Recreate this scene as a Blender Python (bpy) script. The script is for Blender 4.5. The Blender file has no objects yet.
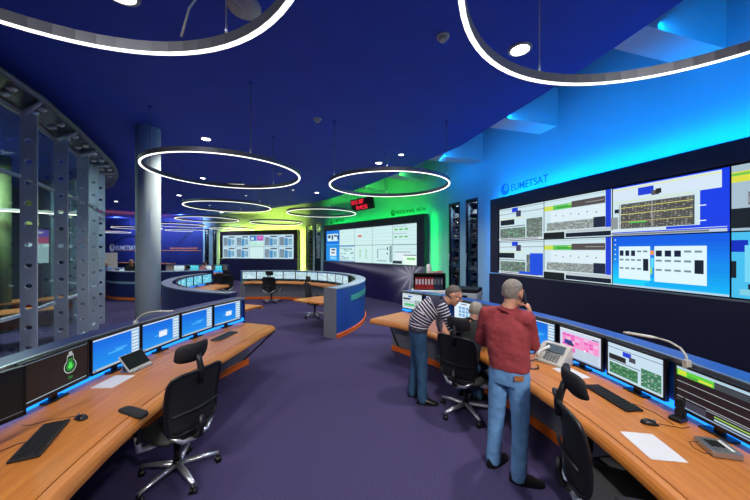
import bpy, bmesh, math, random
from mathutils import Vector, Matrix, noise
R = math.radians
PI = math.pi
SC = bpy.context.scene
COL = SC.collection
random.seed(7)

# ------------------------------------------------------------------ camera
H = 2.06
cam_d = bpy.data.cameras.new('camera')
cam_d.lens = 303 / 750 * 36.0
cam_d.sensor_width = 36.0
cam_d.clip_end = 200
cam = bpy.data.objects.new('camera', cam_d)
cam.location = (0, 0, H)
cam.rotation_euler = (PI / 2, 0, 0)
COL.objects.link(cam)
SC.camera = cam
# ------------------------------------------------------------------ world, exposure
w = bpy.data.worlds.new('world')
w.use_nodes = True
w.node_tree.nodes['Background'].inputs[0].default_value = (0.10, 0.12, 0.2, 1)
w.node_tree.nodes['Background'].inputs[1].default_value = 0.05
SC.world = w
SC.view_settings.view_transform = 'Standard'
SC.view_settings.look = 'None'
SC.view_settings.exposure = 0.0
SC.view_settings.gamma = 1.0
SC.view_settings.use_curve_mapping = False

# energies (W / emission strengths)
RING_E = 2.0
RING_W = 10.0
RING_UP = 2.0
RACK_W = 7.0
DOWN_E = 12.0
DOWN_W = 45.0
BLUE_E = 1.0
CEIL = 4.55
RINGZ = 3.43


def lamp(name, loc, target, sx, sy, color, energy, spread=None):
    d = bpy.data.lights.new(name, 'AREA')
    d.shape = 'RECTANGLE'
    d.size, d.size_y = sx, sy
    d.color = color
    d.energy = energy
    d.spread = spread or PI
    o = bpy.data.objects.new(name, d)
    o.location = loc
    v = Vector(target) - Vector(loc)
    o.rotation_euler = v.to_track_quat('-Z', 'Y').to_euler()
    COL.objects.link(o)
    return o


def strip_lamp(name, a, b, aim, width, color, energy, spread=180):
    """long LED strip from a to b shining along the vector aim"""
    a, b, aim = Vector(a), Vector(b), Vector(aim).normalized()
    d = bpy.data.lights.new(name, 'AREA')
    d.shape = 'RECTANGLE'
    d.size, d.size_y = (b - a).length, width
    d.color = color
    d.energy = energy
    d.spread = R(spread)
    o = bpy.data.objects.new(name, d)
    x = (b - a).normalized()
    z = -aim
    z = (z - x * z.dot(x)).normalized()
    y = z.cross(x)
    m = Matrix((x, y, z)).transposed().to_4x4()
    m.translation = (a + b) / 2
    o.matrix_world = m
    COL.objects.link(o)
    return o


# wall frames: W = (left end as seen, right end as seen), screens' left and right end
WALL1 = (Vector((2.87, 8.30)), Vector((5.57, -1.0)))
WALL2 = (Vector((-2.87, 16.38)), Vector((2.32, 10.04)))
WALL3 = (Vector((-10.8, 21.0)), Vector((-4.36, 18.89)))
WALL4 = (Vector((-25.0, 26.5)), Vector((-12.66, 22.3)))


def wall_frame(wl):
    r = (wl[1] - wl[0]).normalized()
    n = Vector((r.y, -r.x))       # right = rot90(normal)
    return r, n                    # n points into the room


PT = 3.35      # top of the black display panels
GAP = .28      # the panels stand this far before the walls
BLUE = (0.0, 0.30, 1.0)
GREEN = (0.0, 1.0, 0.10)
LIME = (0.85, 0.85, 0.08)


def wash(tag_, wl, s0, s1, color, e_top, e_l, e_r, e_cove=0, c_cove=None):
    """LED strips behind the edges of a display panel, plus a fill strip added in the ceiling cove"""
    r, n = wall_frame(wl)
    p = lambda s, z, o=-.04: ((wl[0] + r * s + n * o).to_3d() + Vector((0, 0, z)))
    n3, r3 = n.to_3d(), r.to_3d()
    strip_lamp(tag_ + '_top_led', p(s0, PT + .01), p(s1, PT + .01), Vector((0, 0, 1)) - n3 * .7, .05, color, e_top, 150)
    if e_l:
        strip_lamp(tag_ + '_left_led', p(s0 - .02, .3), p(s0 - .02, PT), -r3 * .8 - n3, .05, color, e_l, 110)
    if e_r:
        strip_lamp(tag_ + '_right_led', p(s1 + .02, .3), p(s1 + .02, PT), r3 * .8 - n3, .05, color, e_r, 110)
    if e_cove:
        strip_lamp(tag_ + '_cove_fill', p(s0, CEIL + .12, .95), p(s1, CEIL + .12, .95), -n3 - Vector((0, 0, .55)), .06, c_cove or color, e_cove, 150)  # added strip, unseen, that brightens the upper wall


wash('blue', WALL1, 0.48, 9.3, BLUE, 120, 16, 0, 75)
wash('green', WALL2, 0.25, 7.33, GREEN, 30, 10, 12, 70, (.06, 1, .08))
wash('lime', WALL3, 0.1, 6.25, LIME, 100, 30, 35, 95)
# blue bay between wall 1 and wall 2, red glow over the far desk
strip_lamp('bay_led', (1.9, 7.75, 4.62), (1.75, 9.6, 4.62), (1, .1, -.45), .08, (0, .3, 1), 26)
lamp('far_red_led', (-17.0, 19.8, 3.75), (-17.4, 20.2, 4.6), 6, .1, (1, .12, .03), 130)
for i, p_ in enumerate(((-13.6, 21.2), (-16.2, 21.8), (-19.5, 22.8))):
    lamp('far_wall_fill_%d' % i, (*p_, CEIL - .03), (p_[0] - 1, p_[1] + 3, 1.5), .2, .2, (.45, .62, 1), 230)  # added lamps without fittings, to lift the navy wall and its lettering
# added fill lamps, unseen: behind the camera and behind the glass facade
for i, p_ in enumerate(((-2.6, -1.6), (1.6, -1.6), (-9.5, 6.5))):
    lamp('unseen_fill_light_%d' % i, (*p_, CEIL - .05), (p_[0] * .6, 2.4, .7) if i < 2 else (*p_, 0), .5, .5, (1, .96, .9), (60, 95, 70)[i], R((84, 84, 130)[i]))

# ------------------------------------------------------------------ colour helpers / materials


def lin(c):
    return tuple((x / 255 / 12.92 if x / 255 <= .04045 else ((x / 255 + .055) / 1.055) ** 2.4) for x in c)


MATS = {}


def mat(name, rgb, rough=.5, metal=0, grain=0, scale=40, bump=0, coat=0, stretch=None, dark=None, spec=None, bscale=None):
    """principled material, colour in sRGB 0..255, optional noise grain between rgb and dark"""
    if name in MATS:
        return MATS[name]
    m = bpy.data.materials.new(name)
    m.use_nodes = True
    nt = m.node_tree
    b = nt.nodes['Principled BSDF']
    c = (*lin(rgb), 1)
    b.inputs['Base Color'].default_value = c
    b.inputs['Roughness'].default_value = rough
    b.inputs['Metallic'].default_value = metal
    if spec is not None:
        b.inputs['Specular IOR Level'].default_value = spec
    if coat:
        b.inputs['Coat Weight'].default_value = coat
    if grain or bump:
        tc = nt.nodes.new('ShaderNodeTexCoord')
        mp = nt.nodes.new('ShaderNodeMapping')
        if stretch:
            mp.inputs['Scale'].default_value = stretch
        nz = nt.nodes.new('ShaderNodeTexNoise')
        nz.inputs['Scale'].default_value = scale
        nz.inputs['Detail'].default_value = 5
        nt.links.new(tc.outputs['Object'], mp.inputs['Vector'])
        nt.links.new(mp.outputs['Vector'], nz.inputs['Vector'])
        if grain:
            mx = nt.nodes.new('ShaderNodeMix')
            mx.data_type = 'RGBA'
            d = lin(dark) if dark else tuple(x * (1 - grain) for x in c[:3])
            mx.inputs[6].default_value = (*d, 1)
            mx.inputs[7].default_value = c
            rp = nt.nodes.new('ShaderNodeMapRange')
            rp.inputs['From Min'].default_value = .3
            rp.inputs['From Max'].default_value = .7
            nt.links.new(nz.outputs['Fac'], rp.inputs['Value'])
            nt.links.new(rp.outputs['Result'], mx.inputs[0])
            nt.links.new(mx.outputs[2], b.inputs['Base Color'])
        if bump:
            bp = nt.nodes.new('ShaderNodeBump')
            bp.inputs['Strength'].default_value = bump
            bp.inputs['Distance'].default_value = .004
            if bscale:
                n2 = nt.nodes.new('ShaderNodeTexNoise')
                n2.inputs['Scale'].default_value = bscale
                nt.links.new(mp.outputs['Vector'], n2.inputs['Vector'])
                nt.links.new(n2.outputs['Fac'], bp.inputs['Height'])
            else:
                nt.links.new(nz.outputs['Fac'], bp.inputs['Height'])
            nt.links.new(bp.outputs['Normal'], b.inputs['Normal'])
    MATS[name] = m
    return m


def emat(name, rgb, strength=1.0):
    if name in MATS:
        return MATS[name]
    m = bpy.data.materials.new(name)
    m.use_nodes = True
    b = m.node_tree.nodes['Principled BSDF']
    b.inputs['Base Color'].default_value = (.01, .01, .01, 1)
    b.inputs['Roughness'].default_value = .35
    b.inputs['Specular IOR Level'].default_value = .2
    b.inputs['Emission Color'].default_value = (*lin(rgb), 1)
    b.inputs['Emission Strength'].default_value = strength
    MATS[name] = m
    return m


def px(rgb, s=1.0):
    """screen pixel colour"""
    rgb = tuple(int(round(c / 8) * 8) if c < 250 else 255 for c in rgb)
    return emat('pixels_%d_%d_%d' % rgb, rgb, s)


def wood_mat():
    m = mat('beech_wood', (214, 140, 76), .42, coat=.15)
    nt = m.node_tree
    b = nt.nodes['Principled BSDF']
    tc = nt.nodes.new('ShaderNodeTexCoord')
    # grain follows the arc of the console: cylindrical coordinates about the console centre
    sp = nt.nodes.new('ShaderNodeSeparateXYZ')
    nt.links.new(tc.outputs['Object'], sp.inputs[0])
    ln = nt.nodes.new('ShaderNodeVectorMath'); ln.operation = 'LENGTH'
    cz = nt.nodes.new('ShaderNodeCombineXYZ')
    nt.links.new(sp.outputs[0], cz.inputs[0]); nt.links.new(sp.outputs[1], cz.inputs[1])
    nt.links.new(cz.outputs[0], ln.inputs[0])
    at = nt.nodes.new('ShaderNodeMath'); at.operation = 'ARCTAN2'
    nt.links.new(sp.outputs[1], at.inputs[0]); nt.links.new(sp.outputs[0], at.inputs[1])
    cb = nt.nodes.new('ShaderNodeCombineXYZ')
    mr = nt.nodes.new('ShaderNodeMath'); mr.operation = 'MULTIPLY'; mr.inputs[1].default_value = 22
    ma = nt.nodes.new('ShaderNodeMath'); ma.operation = 'MULTIPLY'; ma.inputs[1].default_value = 9
    nt.links.new(ln.outputs['Value'], mr.inputs[0]); nt.links.new(at.outputs[0], ma.inputs[0])
    nt.links.new(mr.outputs[0], cb.inputs[0]); nt.links.new(ma.outputs[0], cb.inputs[1])
    nz = nt.nodes.new('ShaderNodeTexNoise'); nz.inputs['Scale'].default_value = 1.0; nz.inputs['Detail'].default_value = 6
    nz.inputs['Distortion'].default_value = .6
    nt.links.new(cb.outputs[0], nz.inputs['Vector'])
    rp = nt.nodes.new('ShaderNodeMapRange'); rp.inputs['From Min'].default_value = .3; rp.inputs['From Max'].default_value = .7
    nt.links.new(nz.outputs['Fac'], rp.inputs['Value'])
    mx = nt.nodes.new('ShaderNodeMix'); mx.data_type = 'RGBA'
    mx.inputs[6].default_value = (*lin((172, 102, 40)), 1)
    mx.inputs[7].default_value = (*lin((200, 128, 58)), 1)
    nt.links.new(rp.outputs['Result'], mx.inputs[0])
    nt.links.new(mx.outputs[2], b.inputs['Base Color'])
    return m


def glass_mat(name, tint, fres=.25):
    m = bpy.data.materials.new(name)
    m.use_nodes = True
    nt = m.node_tree
    nt.nodes.remove(nt.nodes['Principled BSDF'])
    out = nt.nodes['Material Output']
    t = nt.nodes.new('ShaderNodeBsdfTransparent'); t.inputs[0].default_value = (*tint, 1)
    g = nt.nodes.new('ShaderNodeBsdfGlossy'); g.inputs['Roughness'].default_value = .02
    lw = nt.nodes.new('ShaderNodeLayerWeight'); lw.inputs['Blend'].default_value = .5
    f = nt.nodes.new('ShaderNodeMath'); f.operation = 'POWER'; f.inputs[1].default_value = 4
    nt.links.new(lw.outputs['Facing'], f.inputs[0])
    a = nt.nodes.new('ShaderNodeMath'); a.operation = 'MULTIPLY_ADD'; a.inputs[1].default_value = .7; a.inputs[2].default_value = fres * .2
    a.use_clamp = True
    mx = nt.nodes.new('ShaderNodeMixShader')
    nt.links.new(f.outputs[0], a.inputs[0]); nt.links.new(a.outputs[0], mx.inputs[0])
    nt.links.new(t.outputs[0], mx.inputs[1]); nt.links.new(g.outputs[0], mx.inputs[2])
    nt.links.new(mx.outputs[0], out.inputs[0])
    return m


WOOD = wood_mat()
CARPET = mat('carpet', (76, 69, 108), .95, grain=.5, scale=70, bump=.7, dark=(60, 54, 88), spec=.1, bscale=420)
CEILM = mat('navy_ceiling_paint', (44, 80, 210), .75, grain=.1, scale=2)
WHITEW = mat('blue_grey_wall_paint', (136, 172, 190), .7, grain=.04, scale=3)
NAVYW = mat('navy_wall_paint', (26, 40, 110), .55, grain=.25, scale=.7)
SLABM = mat('dark_slab', (60, 66, 80), .9, grain=.2, scale=3)
BLACKP = mat('black_display_panel', (27, 27, 54), .45, grain=.1, scale=2)
BLACK = mat('black_plastic', (16, 16, 19), .42, grain=.1, scale=60)
BLACKM = mat('black_mesh_fabric', (15, 16, 22), .8, grain=.35, scale=300, bump=.3)
FOAM = mat('black_padding', (20, 21, 26), .7, grain=.2, scale=120, bump=.15)
CHROME = mat('chrome', (226, 228, 232), .3, .85)
STEEL = mat('brushed_steel', (178, 182, 188), .35, .9, grain=.15, scale=30, stretch=(1, 1, 12))
GREYM = mat('grey_metal', (128, 130, 136), .45, .4, grain=.08, scale=20)
GREYP = mat('grey_laminate', (118, 120, 130), .5, grain=.08, scale=15)
LGREY = mat('light_grey_plastic', (188, 188, 182), .45, grain=.05, scale=30)
WHITE = mat('white_plastic', (232, 232, 228), .45, grain=.03, scale=30)
PAPER = mat('paper', (206, 209, 214), .85, grain=.03, scale=8)
BLUEP = mat('blue_laminate', (26, 84, 176), .4, grain=.1, scale=6)
NAVYL = mat('navy_laminate', (36, 46, 104), .4, grain=.1, scale=6)
PALECAP = mat('pale_blue_cap', (150, 172, 196), .35, grain=.06, scale=8)
ORANGE = mat('orange_plinth', (246, 112, 30), .45, grain=.12, scale=12)
CONCRETE = mat('column_render', (208, 226, 226), .8, grain=.08, scale=4, bump=.15)
RED = mat('red_board', (190, 26, 30), .5, grain=.1, scale=20)
KEYM = mat('black_keys', (30, 31, 34), .45, grain=.1, scale=90)
FIN = mat('steel_fin', (206, 216, 230), .42, .25, grain=.12, scale=6)
DARKGLASSM = mat('canopy_sheet', (92, 98, 110), .25, .5, grain=.3, scale=2.2)
RINGH = mat('ring_housing', (104, 108, 118), .45, .5, grain=.05, scale=10)
RINGL = emat('ring_diffuser', (255, 252, 246), RING_E)
RINGU = emat('ring_added_glow', (235, 240, 255), RING_UP)  # glow of the strip added on top of the rings
DOWNL = emat('downlight_lens', (255, 250, 240), DOWN_E)
LEDB = emat('blue_led_strip', (24, 124, 244), 2.6)
LEDO = emat('orange_led_strip', (255, 92, 18), .5)
GLASS = glass_mat('window_glass', (.82, .92, .92), .25)
DGLASS = glass_mat('dark_glass', (.55, .6, .65), .3)

# ------------------------------------------------------------------ mesh builder


class MB:
    def __init__(self):
        self.v, self.f, self.mi, self.sm, self.mats = [], [], [], [], []

    def m(self, material):
        if material not in self.mats:
            self.mats.append(material)
        return self.mats.index(material)

    def add(self, vs, fs, material=None, smooth=False, T=None):
        o = len(self.v)
        self.v += [tuple(T @ Vector(p)) if T is not None else tuple(p) for p in vs]
        i = self.m(material) if material else 0
        for f in fs:
            self.f.append(tuple(o + k for k in f))
            self.mi.append(i)
            self.sm.append(smooth)
        return self

    def box(self, a, b, material=None, T=None):
        x0, y0, z0 = (min(p, q) for p, q in zip(a, b))
        x1, y1, z1 = (max(p, q) for p, q in zip(a, b))
        vs = [(x0, y0, z0), (x1, y0, z0), (x1, y1, z0), (x0, y1, z0), (x0, y0, z1), (x1, y0, z1), (x1, y1, z1), (x0, y1, z1)]
        fs = [(0, 3, 2, 1), (4, 5, 6, 7), (0, 1, 5, 4), (1, 2, 6, 5), (2, 3, 7, 6), (3, 0, 4, 7)]
        return self.add(vs, fs, material, False, T)

    def rings(self, rs, material=None, smooth=True, closed=False, T=None, caps=True):
        n = len(rs[0])
        vs = [p for r in rs for p in r]
        fs = []
        m = len(rs)
        for i in range(m if closed else m - 1):
            a, b = i * n, ((i + 1) % m) * n
            for k in range(n):
                fs.append((a + k, a + (k + 1) % n, b + (k + 1) % n, b + k))
        if caps and not closed:
            fs.append(tuple(range(n - 1, -1, -1)))
            fs.append(tuple((m - 1) * n + k for k in range(n)))
        return self.add(vs, fs, material, smooth, T)

    def tube(self, pts, r, n=10, material=None, closed=False, T=None, flat=None):
        pts = [Vector(p) for p in pts]
        rr = r if isinstance(r, (list, tuple)) else [r] * len(pts)
        rs = []
        prev = None
        for i, p in enumerate(pts):
            a = pts[i - 1] if (i > 0 or closed) else p
            b = pts[(i + 1) % len(pts)] if (i < len(pts) - 1 or closed) else p
            t = (b - a).normalized()
            if prev is None:
                up = Vector((0, 0, 1)) if abs(t.z) < .9 else Vector((1, 0, 0))
                x = t.cross(up).normalized()
            else:
                x = (prev - t * prev.dot(t)).normalized()
            prev = x
            y = t.cross(x)
            k2 = flat if flat else 1
            rs.append([p + x * rr[i] * math.cos(2 * PI * k / n) + y * rr[i] * k2 * math.sin(2 * PI * k / n) for k in range(n)])
        return self.rings(rs, material, True, closed, T)

    def cyl(self, p0, p1, r0, r1=None, n=16, material=None, T=None):
        return self.tube([p0, p1], [r0, r1 if r1 is not None else r0], n, material, False, T)

    def lathe(self, prof, n=24, material=None, T=None, smooth=True):
        rs = [[(r * math.cos(2 * PI * k / n), r * math.sin(2 * PI * k / n), z) for k in range(n)] for r, z in prof]
        return self.rings(rs, material, smooth, False, T)

    def ball(self, c, rad, axes=None, n=14, m=9, material=None):
        c = Vector(c)
        ax = axes or (Vector((1, 0, 0)), Vector((0, 1, 0)), Vector((0, 0, 1)))
        if not isinstance(rad, (tuple, list)):
            rad = (rad,) * 3
        rs = []
        for i in range(m + 1):
            th = PI * (i + .02) / (m + .04)
            s, cz = math.sin(th), -math.cos(th)
            rs.append([c + ax[0] * rad[0] * s * math.cos(2 * PI * k / n) + ax[1] * rad[1] * s * math.sin(2 * PI * k / n) + ax[2] * rad[2] * cz for k in range(n)])
        return self.rings(rs, material, True)

    def prism(self, poly, z0, z1, material=None, T=None, smooth=False):
        n = len(poly)
        vs = [(x, y, z0) for x, y in poly] + [(x, y, z1) for x, y in poly]
        fs = [tuple(range(n - 1, -1, -1)), tuple(range(n, 2 * n))] + [(k, (k + 1) % n, n + (k + 1) % n, n + k) for k in range(n)]
        return self.add(vs, fs, material, smooth, T)

    def arc(self, prof, a0, a1, n, material=None, c=(0, 0), T=None, rfun=None):
        """profile [(r,z)] swept round c from a0 to a1 (degrees)"""
        rs = []
        for i in range(n + 1):
            a = R(a0 + (a1 - a0) * i / n)
            ex = (lambda r_: rfun(a0 + (a1 - a0) * i / n, r_)) if rfun else (lambda r_: 0)
            rs.append([(c[0] + (r + ex(r)) * math.cos(a), c[1] + (r + ex(r)) * math.sin(a), z) for r, z in prof])
        return self.rings(rs, material, False, False, T)

    def quad(self, pts, material=None, T=None):
        return self.add(pts, [tuple(range(len(pts)))], material, False, T)

    def mesh(self, name, material=None):
        me = bpy.data.meshes.new(name)
        me.from_pydata(self.v, [], self.f)
        ms = self.mats or [material]
        for k in ms:
            me.materials.append(k or material)
        me.polygons.foreach_set('material_index', self.mi)
        me.polygons.foreach_set('use_smooth', self.sm)
        bm = bmesh.new(); bm.from_mesh(me)
        bmesh.ops.recalc_face_normals(bm, faces=bm.faces)
        bm.to_mesh(me); bm.free()
        me.update()
        return me


def obj(name, mb, material=None, parent=None, loc=None, bevel=0, seg=2):
    me = mb.mesh(name, material) if isinstance(mb, MB) else mb
    o = bpy.data.objects.new(name, me)
    COL.objects.link(o)
    if parent:
        o.parent = parent
    if loc is not None:
        o.location = loc
    if bevel:
        b = o.modifiers.new('bevel', 'BEVEL')
        b.width, b.segments, b.limit_method, b.angle_limit = bevel, seg, 'ANGLE', R(40)
    return o


def flatmesh(name, mb, material=None, parent=None):
    """mesh of quads whose winding is kept (screens)"""
    me = bpy.data.meshes.new(name)
    me.from_pydata(mb.v, [], mb.f)
    for k in mb.mats or [material]:
        me.materials.append(k)
    me.polygons.foreach_set('material_index', mb.mi)
    o = bpy.data.objects.new(name, me)
    COL.objects.link(o)
    if parent:
        o.parent = parent
    return o


def tag(o, label, cat, group=None):
    o['label'], o['category'] = label, cat
    if group:
        o['group'] = group
    return o


def empty(name, loc, rz=0, label=None, cat=None, group=None):
    o = bpy.data.objects.new(name, None)
    o.empty_display_size = .1
    o.location = loc
    o.rotation_euler = (0, 0, rz)
    COL.objects.link(o)
    if label:
        tag(o, label, cat, group)
    return o


def struct(name, mb, material, parent=None, **k):
    o = obj(name, mb, material, parent, **k)
    if not parent:
        o['kind'] = 'structure'
    return o


def copy_tree(o, parent=None):
    c = o.copy()
    COL.objects.link(c)
    if parent:
        c.parent = parent
    for ch in list(o.children):
        copy_tree(ch, c)
    return c


def text(name, s, size, material, parent, M, extrude=.004, bold=False, align='LEFT'):
    cu = bpy.data.curves.new(name, 'FONT')
    cu.body, cu.size, cu.extrude, cu.align_x = s, size, extrude, align
    if bold:
        cu.offset = size * .004
    cu.materials.append(material)
    t_ = bpy.data.objects.new(name, cu)
    COL.objects.link(t_)
    bpy.context.view_layer.update()
    me = bpy.data.meshes.new_from_object(t_.evaluated_get(bpy.context.evaluated_depsgraph_get()))
    bpy.data.objects.remove(t_)
    o = bpy.data.objects.new(name, me)
    COL.objects.link(o)
    if parent:
        o.parent = parent
    o.matrix_local = M
    return o


# text lies in local XY -> stand it up on a panel whose normal is +X and right is +Y
UPRIGHT = Matrix(((0, 0, 1, 0), (1, 0, 0, 0), (0, 1, 0, 0), (0, 0, 0, 1)))

# ------------------------------------------------------------------ setting
struct('floor', MB().box((-28, -3, -.06), (9, 30, 0)), CARPET)
CE = [(7.0, -3), (4.2, -1.5), (3.45, .8), (3.2, 2.2), (3.06, 3.12), (2.92, 3.88), (2.70, 4.8), (2.41, 5.85), (2.04, 7.27), (1.43, 8.44),
      (.80, 9.7), (.04, 11.07), (-1.0, 12.9), (-2.13, 14.66), (-3.1, 15.7), (-4.1, 16.5), (-6.77, 18.5), (-9.5, 20.4), (-13.2, 22.9), (-28, 28), (-28, -3)]
struct('ceiling', MB().prism(CE, CEIL, CEIL + .05), CEILM)
struct('slab', MB().box((-28, -3, 5.7), (9, 30, 5.8)), SLABM)['kind'] = 'structure'


def wallseg(name, a, b, z0, z1, material, th=.12, parent=None, back=0):
    a, b = Vector(a), Vector(b)
    r = (b - a).normalized()
    n = Vector((r.y, -r.x))
    a, b = a - n * back, b - n * back
    q = [a, b, b - n * th, a - n * th]
    return struct(name, MB().prism([(p.x, p.y) for p in q], z0, z1), material, parent)


wallseg('wall_right', (3.01, 8.81), (5.86, -1.0), 0, 5.7, WHITEW)
wallseg('wall_far_right', (-2.96, 16.94), (2.40, 10.39), 0, 5.7, WHITEW)
wallseg('wall_far', (-11.0, 21.37), (-4.44, 19.22), 0, 5.7, WHITEW)
wallseg('wall_far_left', WALL4[0], WALL4[1], 0, 5.7, NAVYW)
wallseg('wall_back', (9, -3), (-28, -3), 0, 5.7, SLABM)
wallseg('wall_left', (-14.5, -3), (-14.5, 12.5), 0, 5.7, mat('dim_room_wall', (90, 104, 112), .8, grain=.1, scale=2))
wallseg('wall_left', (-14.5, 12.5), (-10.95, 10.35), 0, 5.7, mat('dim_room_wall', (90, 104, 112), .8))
wallseg('wall_end', (-28, 12.5), (-28, 27.4), 0, 5.7, NAVYW)

# tall glazed slots between the display walls -------------------------------------------------
RACKM = mat('equipment_rack', (40, 44, 54), .5, grain=.3, scale=14)


def slots(a, b, cuts, wall_mat, num, ztop=3.6):
    a, b = Vector(a), Vector(b)
    r = b - a
    n = Vector((r.y, -r.x)).normalized()
    L = r.length
    u = r.normalized()
    root = empty('window_%d' % num, (a.x, a.y, 0), math.atan2(n.y, n.x))
    root['kind'] = 'structure'
    # local: X = normal into the room, Y = right
    edges = [0] + [c for s in cuts for c in s] + [1]
    for i in range(0, len(edges), 2):
        obj('pier', MB().box((-.25, edges[i] * L, 0), (0, edges[i + 1] * L, 5.7)), wall_mat, root)
    for s in cuts:
        y0, y1 = s[0] * L, s[1] * L
        obj('lintel', MB().box((-.25, y0, ztop), (0, y1, 5.7)), wall_mat, root)
        fr = MB()
        for p, q in (((-.06, y0, 0), (.012, y0 + .035, ztop)), ((-.06, y1 - .035, 0), (.012, y1, ztop)), ((-.06, y0, ztop - .05), (.012, y1, ztop)), ((-.06, y0, 0), (.012, y1, .1))):
            fr.box(p, q)
        f = obj('frame', fr, BLACKP, root)
        obj('pane', MB().box((-.03, y0 + .035, .1), (-.022, y1 - .035, ztop - .05)), DGLASS, f)
        ym = (y0 + y1) / 2
        obj('handle', MB().tube([(.0, y0 + .07, 1.55), (.045, y0 + .07, 1.57), (.045, y0 + .07, 1.93), (0, y0 + .07, 1.95)], .012, 8), STEEL, f)
        rk = MB().box((-1.1, y0 - .2, 0), (-1.06, y1 + .2, 3.5)).box((-1.1, y0 - .22, 0), (-.1, y0 - .2, 3.5)).box((-1.1, y1 + .2, 0), (-.1, y1 + .22, 3.5))
        rk.box((-1.1, y0 - .22, 3.48), (-.1, y1 + .22, 3.5))
        g = obj('rack', rk, RACKM, root)
        lp = Matrix.Translation(root.location) @ Matrix.Rotation(root.rotation_euler.z, 4, 'Z') @ Vector((-.07, ym, ztop - .08))
        lamp('rack_fill', lp, (lp.x, lp.y, 0), .05, .05, (.9, .95, 1), RACK_W)  # lamp added to brighten the equipment behind the pane
        sh = MB()
        z = .25
        while z < 3.3:
            sh.box((-.6, y0 - .15, z), (-.14, y1 + .15, z + .02), LGREY)
            x = y0 - .1
            while x < y1 + .05:
                wd = random.uniform(.08, .25)
                hh = random.uniform(.06, .17)
                sh.box((-.55, x, z + .02), (-.17, x + wd, z + .02 + hh), random.choice((BLACK, GREYM, LGREY, RACKM, LGREY)))
                if random.random() < .45:
                    sh.box((-.17, x + .02, z + .02 + hh * .5), (-.165, x + min(wd - .02, .1), z + .035 + hh * .5), px(random.choice(((255, 200, 130), (120, 200, 255), (90, 255, 140), (230, 230, 255)))))
                x += wd + .03
            z += random.uniform(.18, .27)
        sh_o = obj('equipment', sh, GREYM, root)
        sh_o['kind'] = 'stuff'
    return root


slots((2.40, 10.39), (3.01, 8.81), ((.138, .488), (.664, .985)), WHITEW, 1)
slots((-4.44, 19.22), (-2.96, 16.94), ((.067, .50), (.617, .93)), WHITEW, 2)
slots((-12.66, 22.3), (-11.0, 21.37), ((.13, .38), (.634, .85)), WHITEW, 3)

# bulkhead boxes over the wall wash -------------------------------------------------------------
DUCTM = mat('bulkhead_paint', (205, 210, 218), .7, grain=.04, scale=3)
k = 0
for wl, pts in ((WALL1, ((-.95, -.6), (1.37, 1.75), (3.764, 4.145), (6.153, 6.60), (8.53, 8.95))), (WALL2, ((10.95, 11.3), (12.65, 13.0), (14.4, 14.75)))):
    r, n = wall_frame(wl)
    for y0, y1 in pts:
        k += 1
        fx = lambda y: wl[0].x + (y - wl[0].y) * r.x / r.y
        a = Vector((fx(y1), y1)); b = Vector((fx(y0), y0))
        a, b = a - n * GAP, b - n * GAP
        q = [a, b, b + n * 2.0, a + n * 2.0]
        struct('trim_%d' % k, MB().prism([(p.x, p.y) for p in q], CEIL + .06, 5.4), DUCTM)

# column -----------------------------------------------------------------------------------------
struct('column', MB().cyl((-4.64, 6.2, 0), (-4.64, 6.2, CEIL), .213, n=48), CONCRETE)

# glass facade on the left -------------------------------------------------------------------------
GP = [Vector(p) for p in ((-4.70, -1.0), (-4.68, .1), (-4.72, 1.25), (-4.87, 2.45), (-5.17, 3.62), (-5.6, 4.78), (-6.26, 5.91), (-6.78, 6.89), (-7.3, 7.72), (-7.75, 8.40), (-8.6, 9.0), (-9.65, 9.6), (-10.8, 10.1))]
fac = empty('window_4', (0, 0, 0))
fac['kind'] = 'structure'
ZG = 4.26


def fin_mesh(length, ztop, pitch=.33, r=.046):
    mb = MB()
    n = 16
    t = .014
    zs = 0.0
    first = .12
    # plate with round holes; local x 0..length, thickness along y
    segs = []
    z = 0
    while z + pitch < ztop:
        segs.append((z, z + pitch, True)); z += pitch
    segs.append((z, ztop, False))
    for z0, z1, hole in segs:
        if not hole:
            mb.box((0, -t, z0), (length, t, z1)); continue
        cx, cz = length / 2, (z0 + z1) / 2
        sq = []
        for k in range(n):
            a = 2 * PI * k / n
            c_, s_ = math.cos(a), math.sin(a)
            q = min((length / 2) / max(abs(c_), 1e-6), (pitch / 2) / max(abs(s_), 1e-6))
            sq.append((cx + c_ * q, cz + s_ * q))
        # snap nearest points to the corners
        for cxn, czn in ((length, z1), (0, z1), (0, z0), (length, z0)):
            i = min(range(n), key=lambda i: (sq[i][0] - cxn) ** 2 + (sq[i][1] - czn) ** 2)
            sq[i] = (cxn, czn)
        ci = [(cx + r * math.cos(2 * PI * k / n), cz + r * .8 * math.sin(2 * PI * k / n)) for k in range(n)]
        vs = [(x, t, z) for x, z in sq] + [(x, t, z) for x, z in ci] + [(x, -t, z) for x, z in sq] + [(x, -t, z) for x, z in ci]
        fs = []
        for k in range(n):
            k2 = (k + 1) % n
            fs += [(k, k2, n + k2, n + k), (2 * n + k2, 2 * n + k, 3 * n + k, 3 * n + k2), (n + k, n + k2, 3 * n + k2, 3 * n + k), (k2, k, 2 * n + k, 2 * n + k2)]
        mb.add(vs, fs)
    return mb


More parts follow.
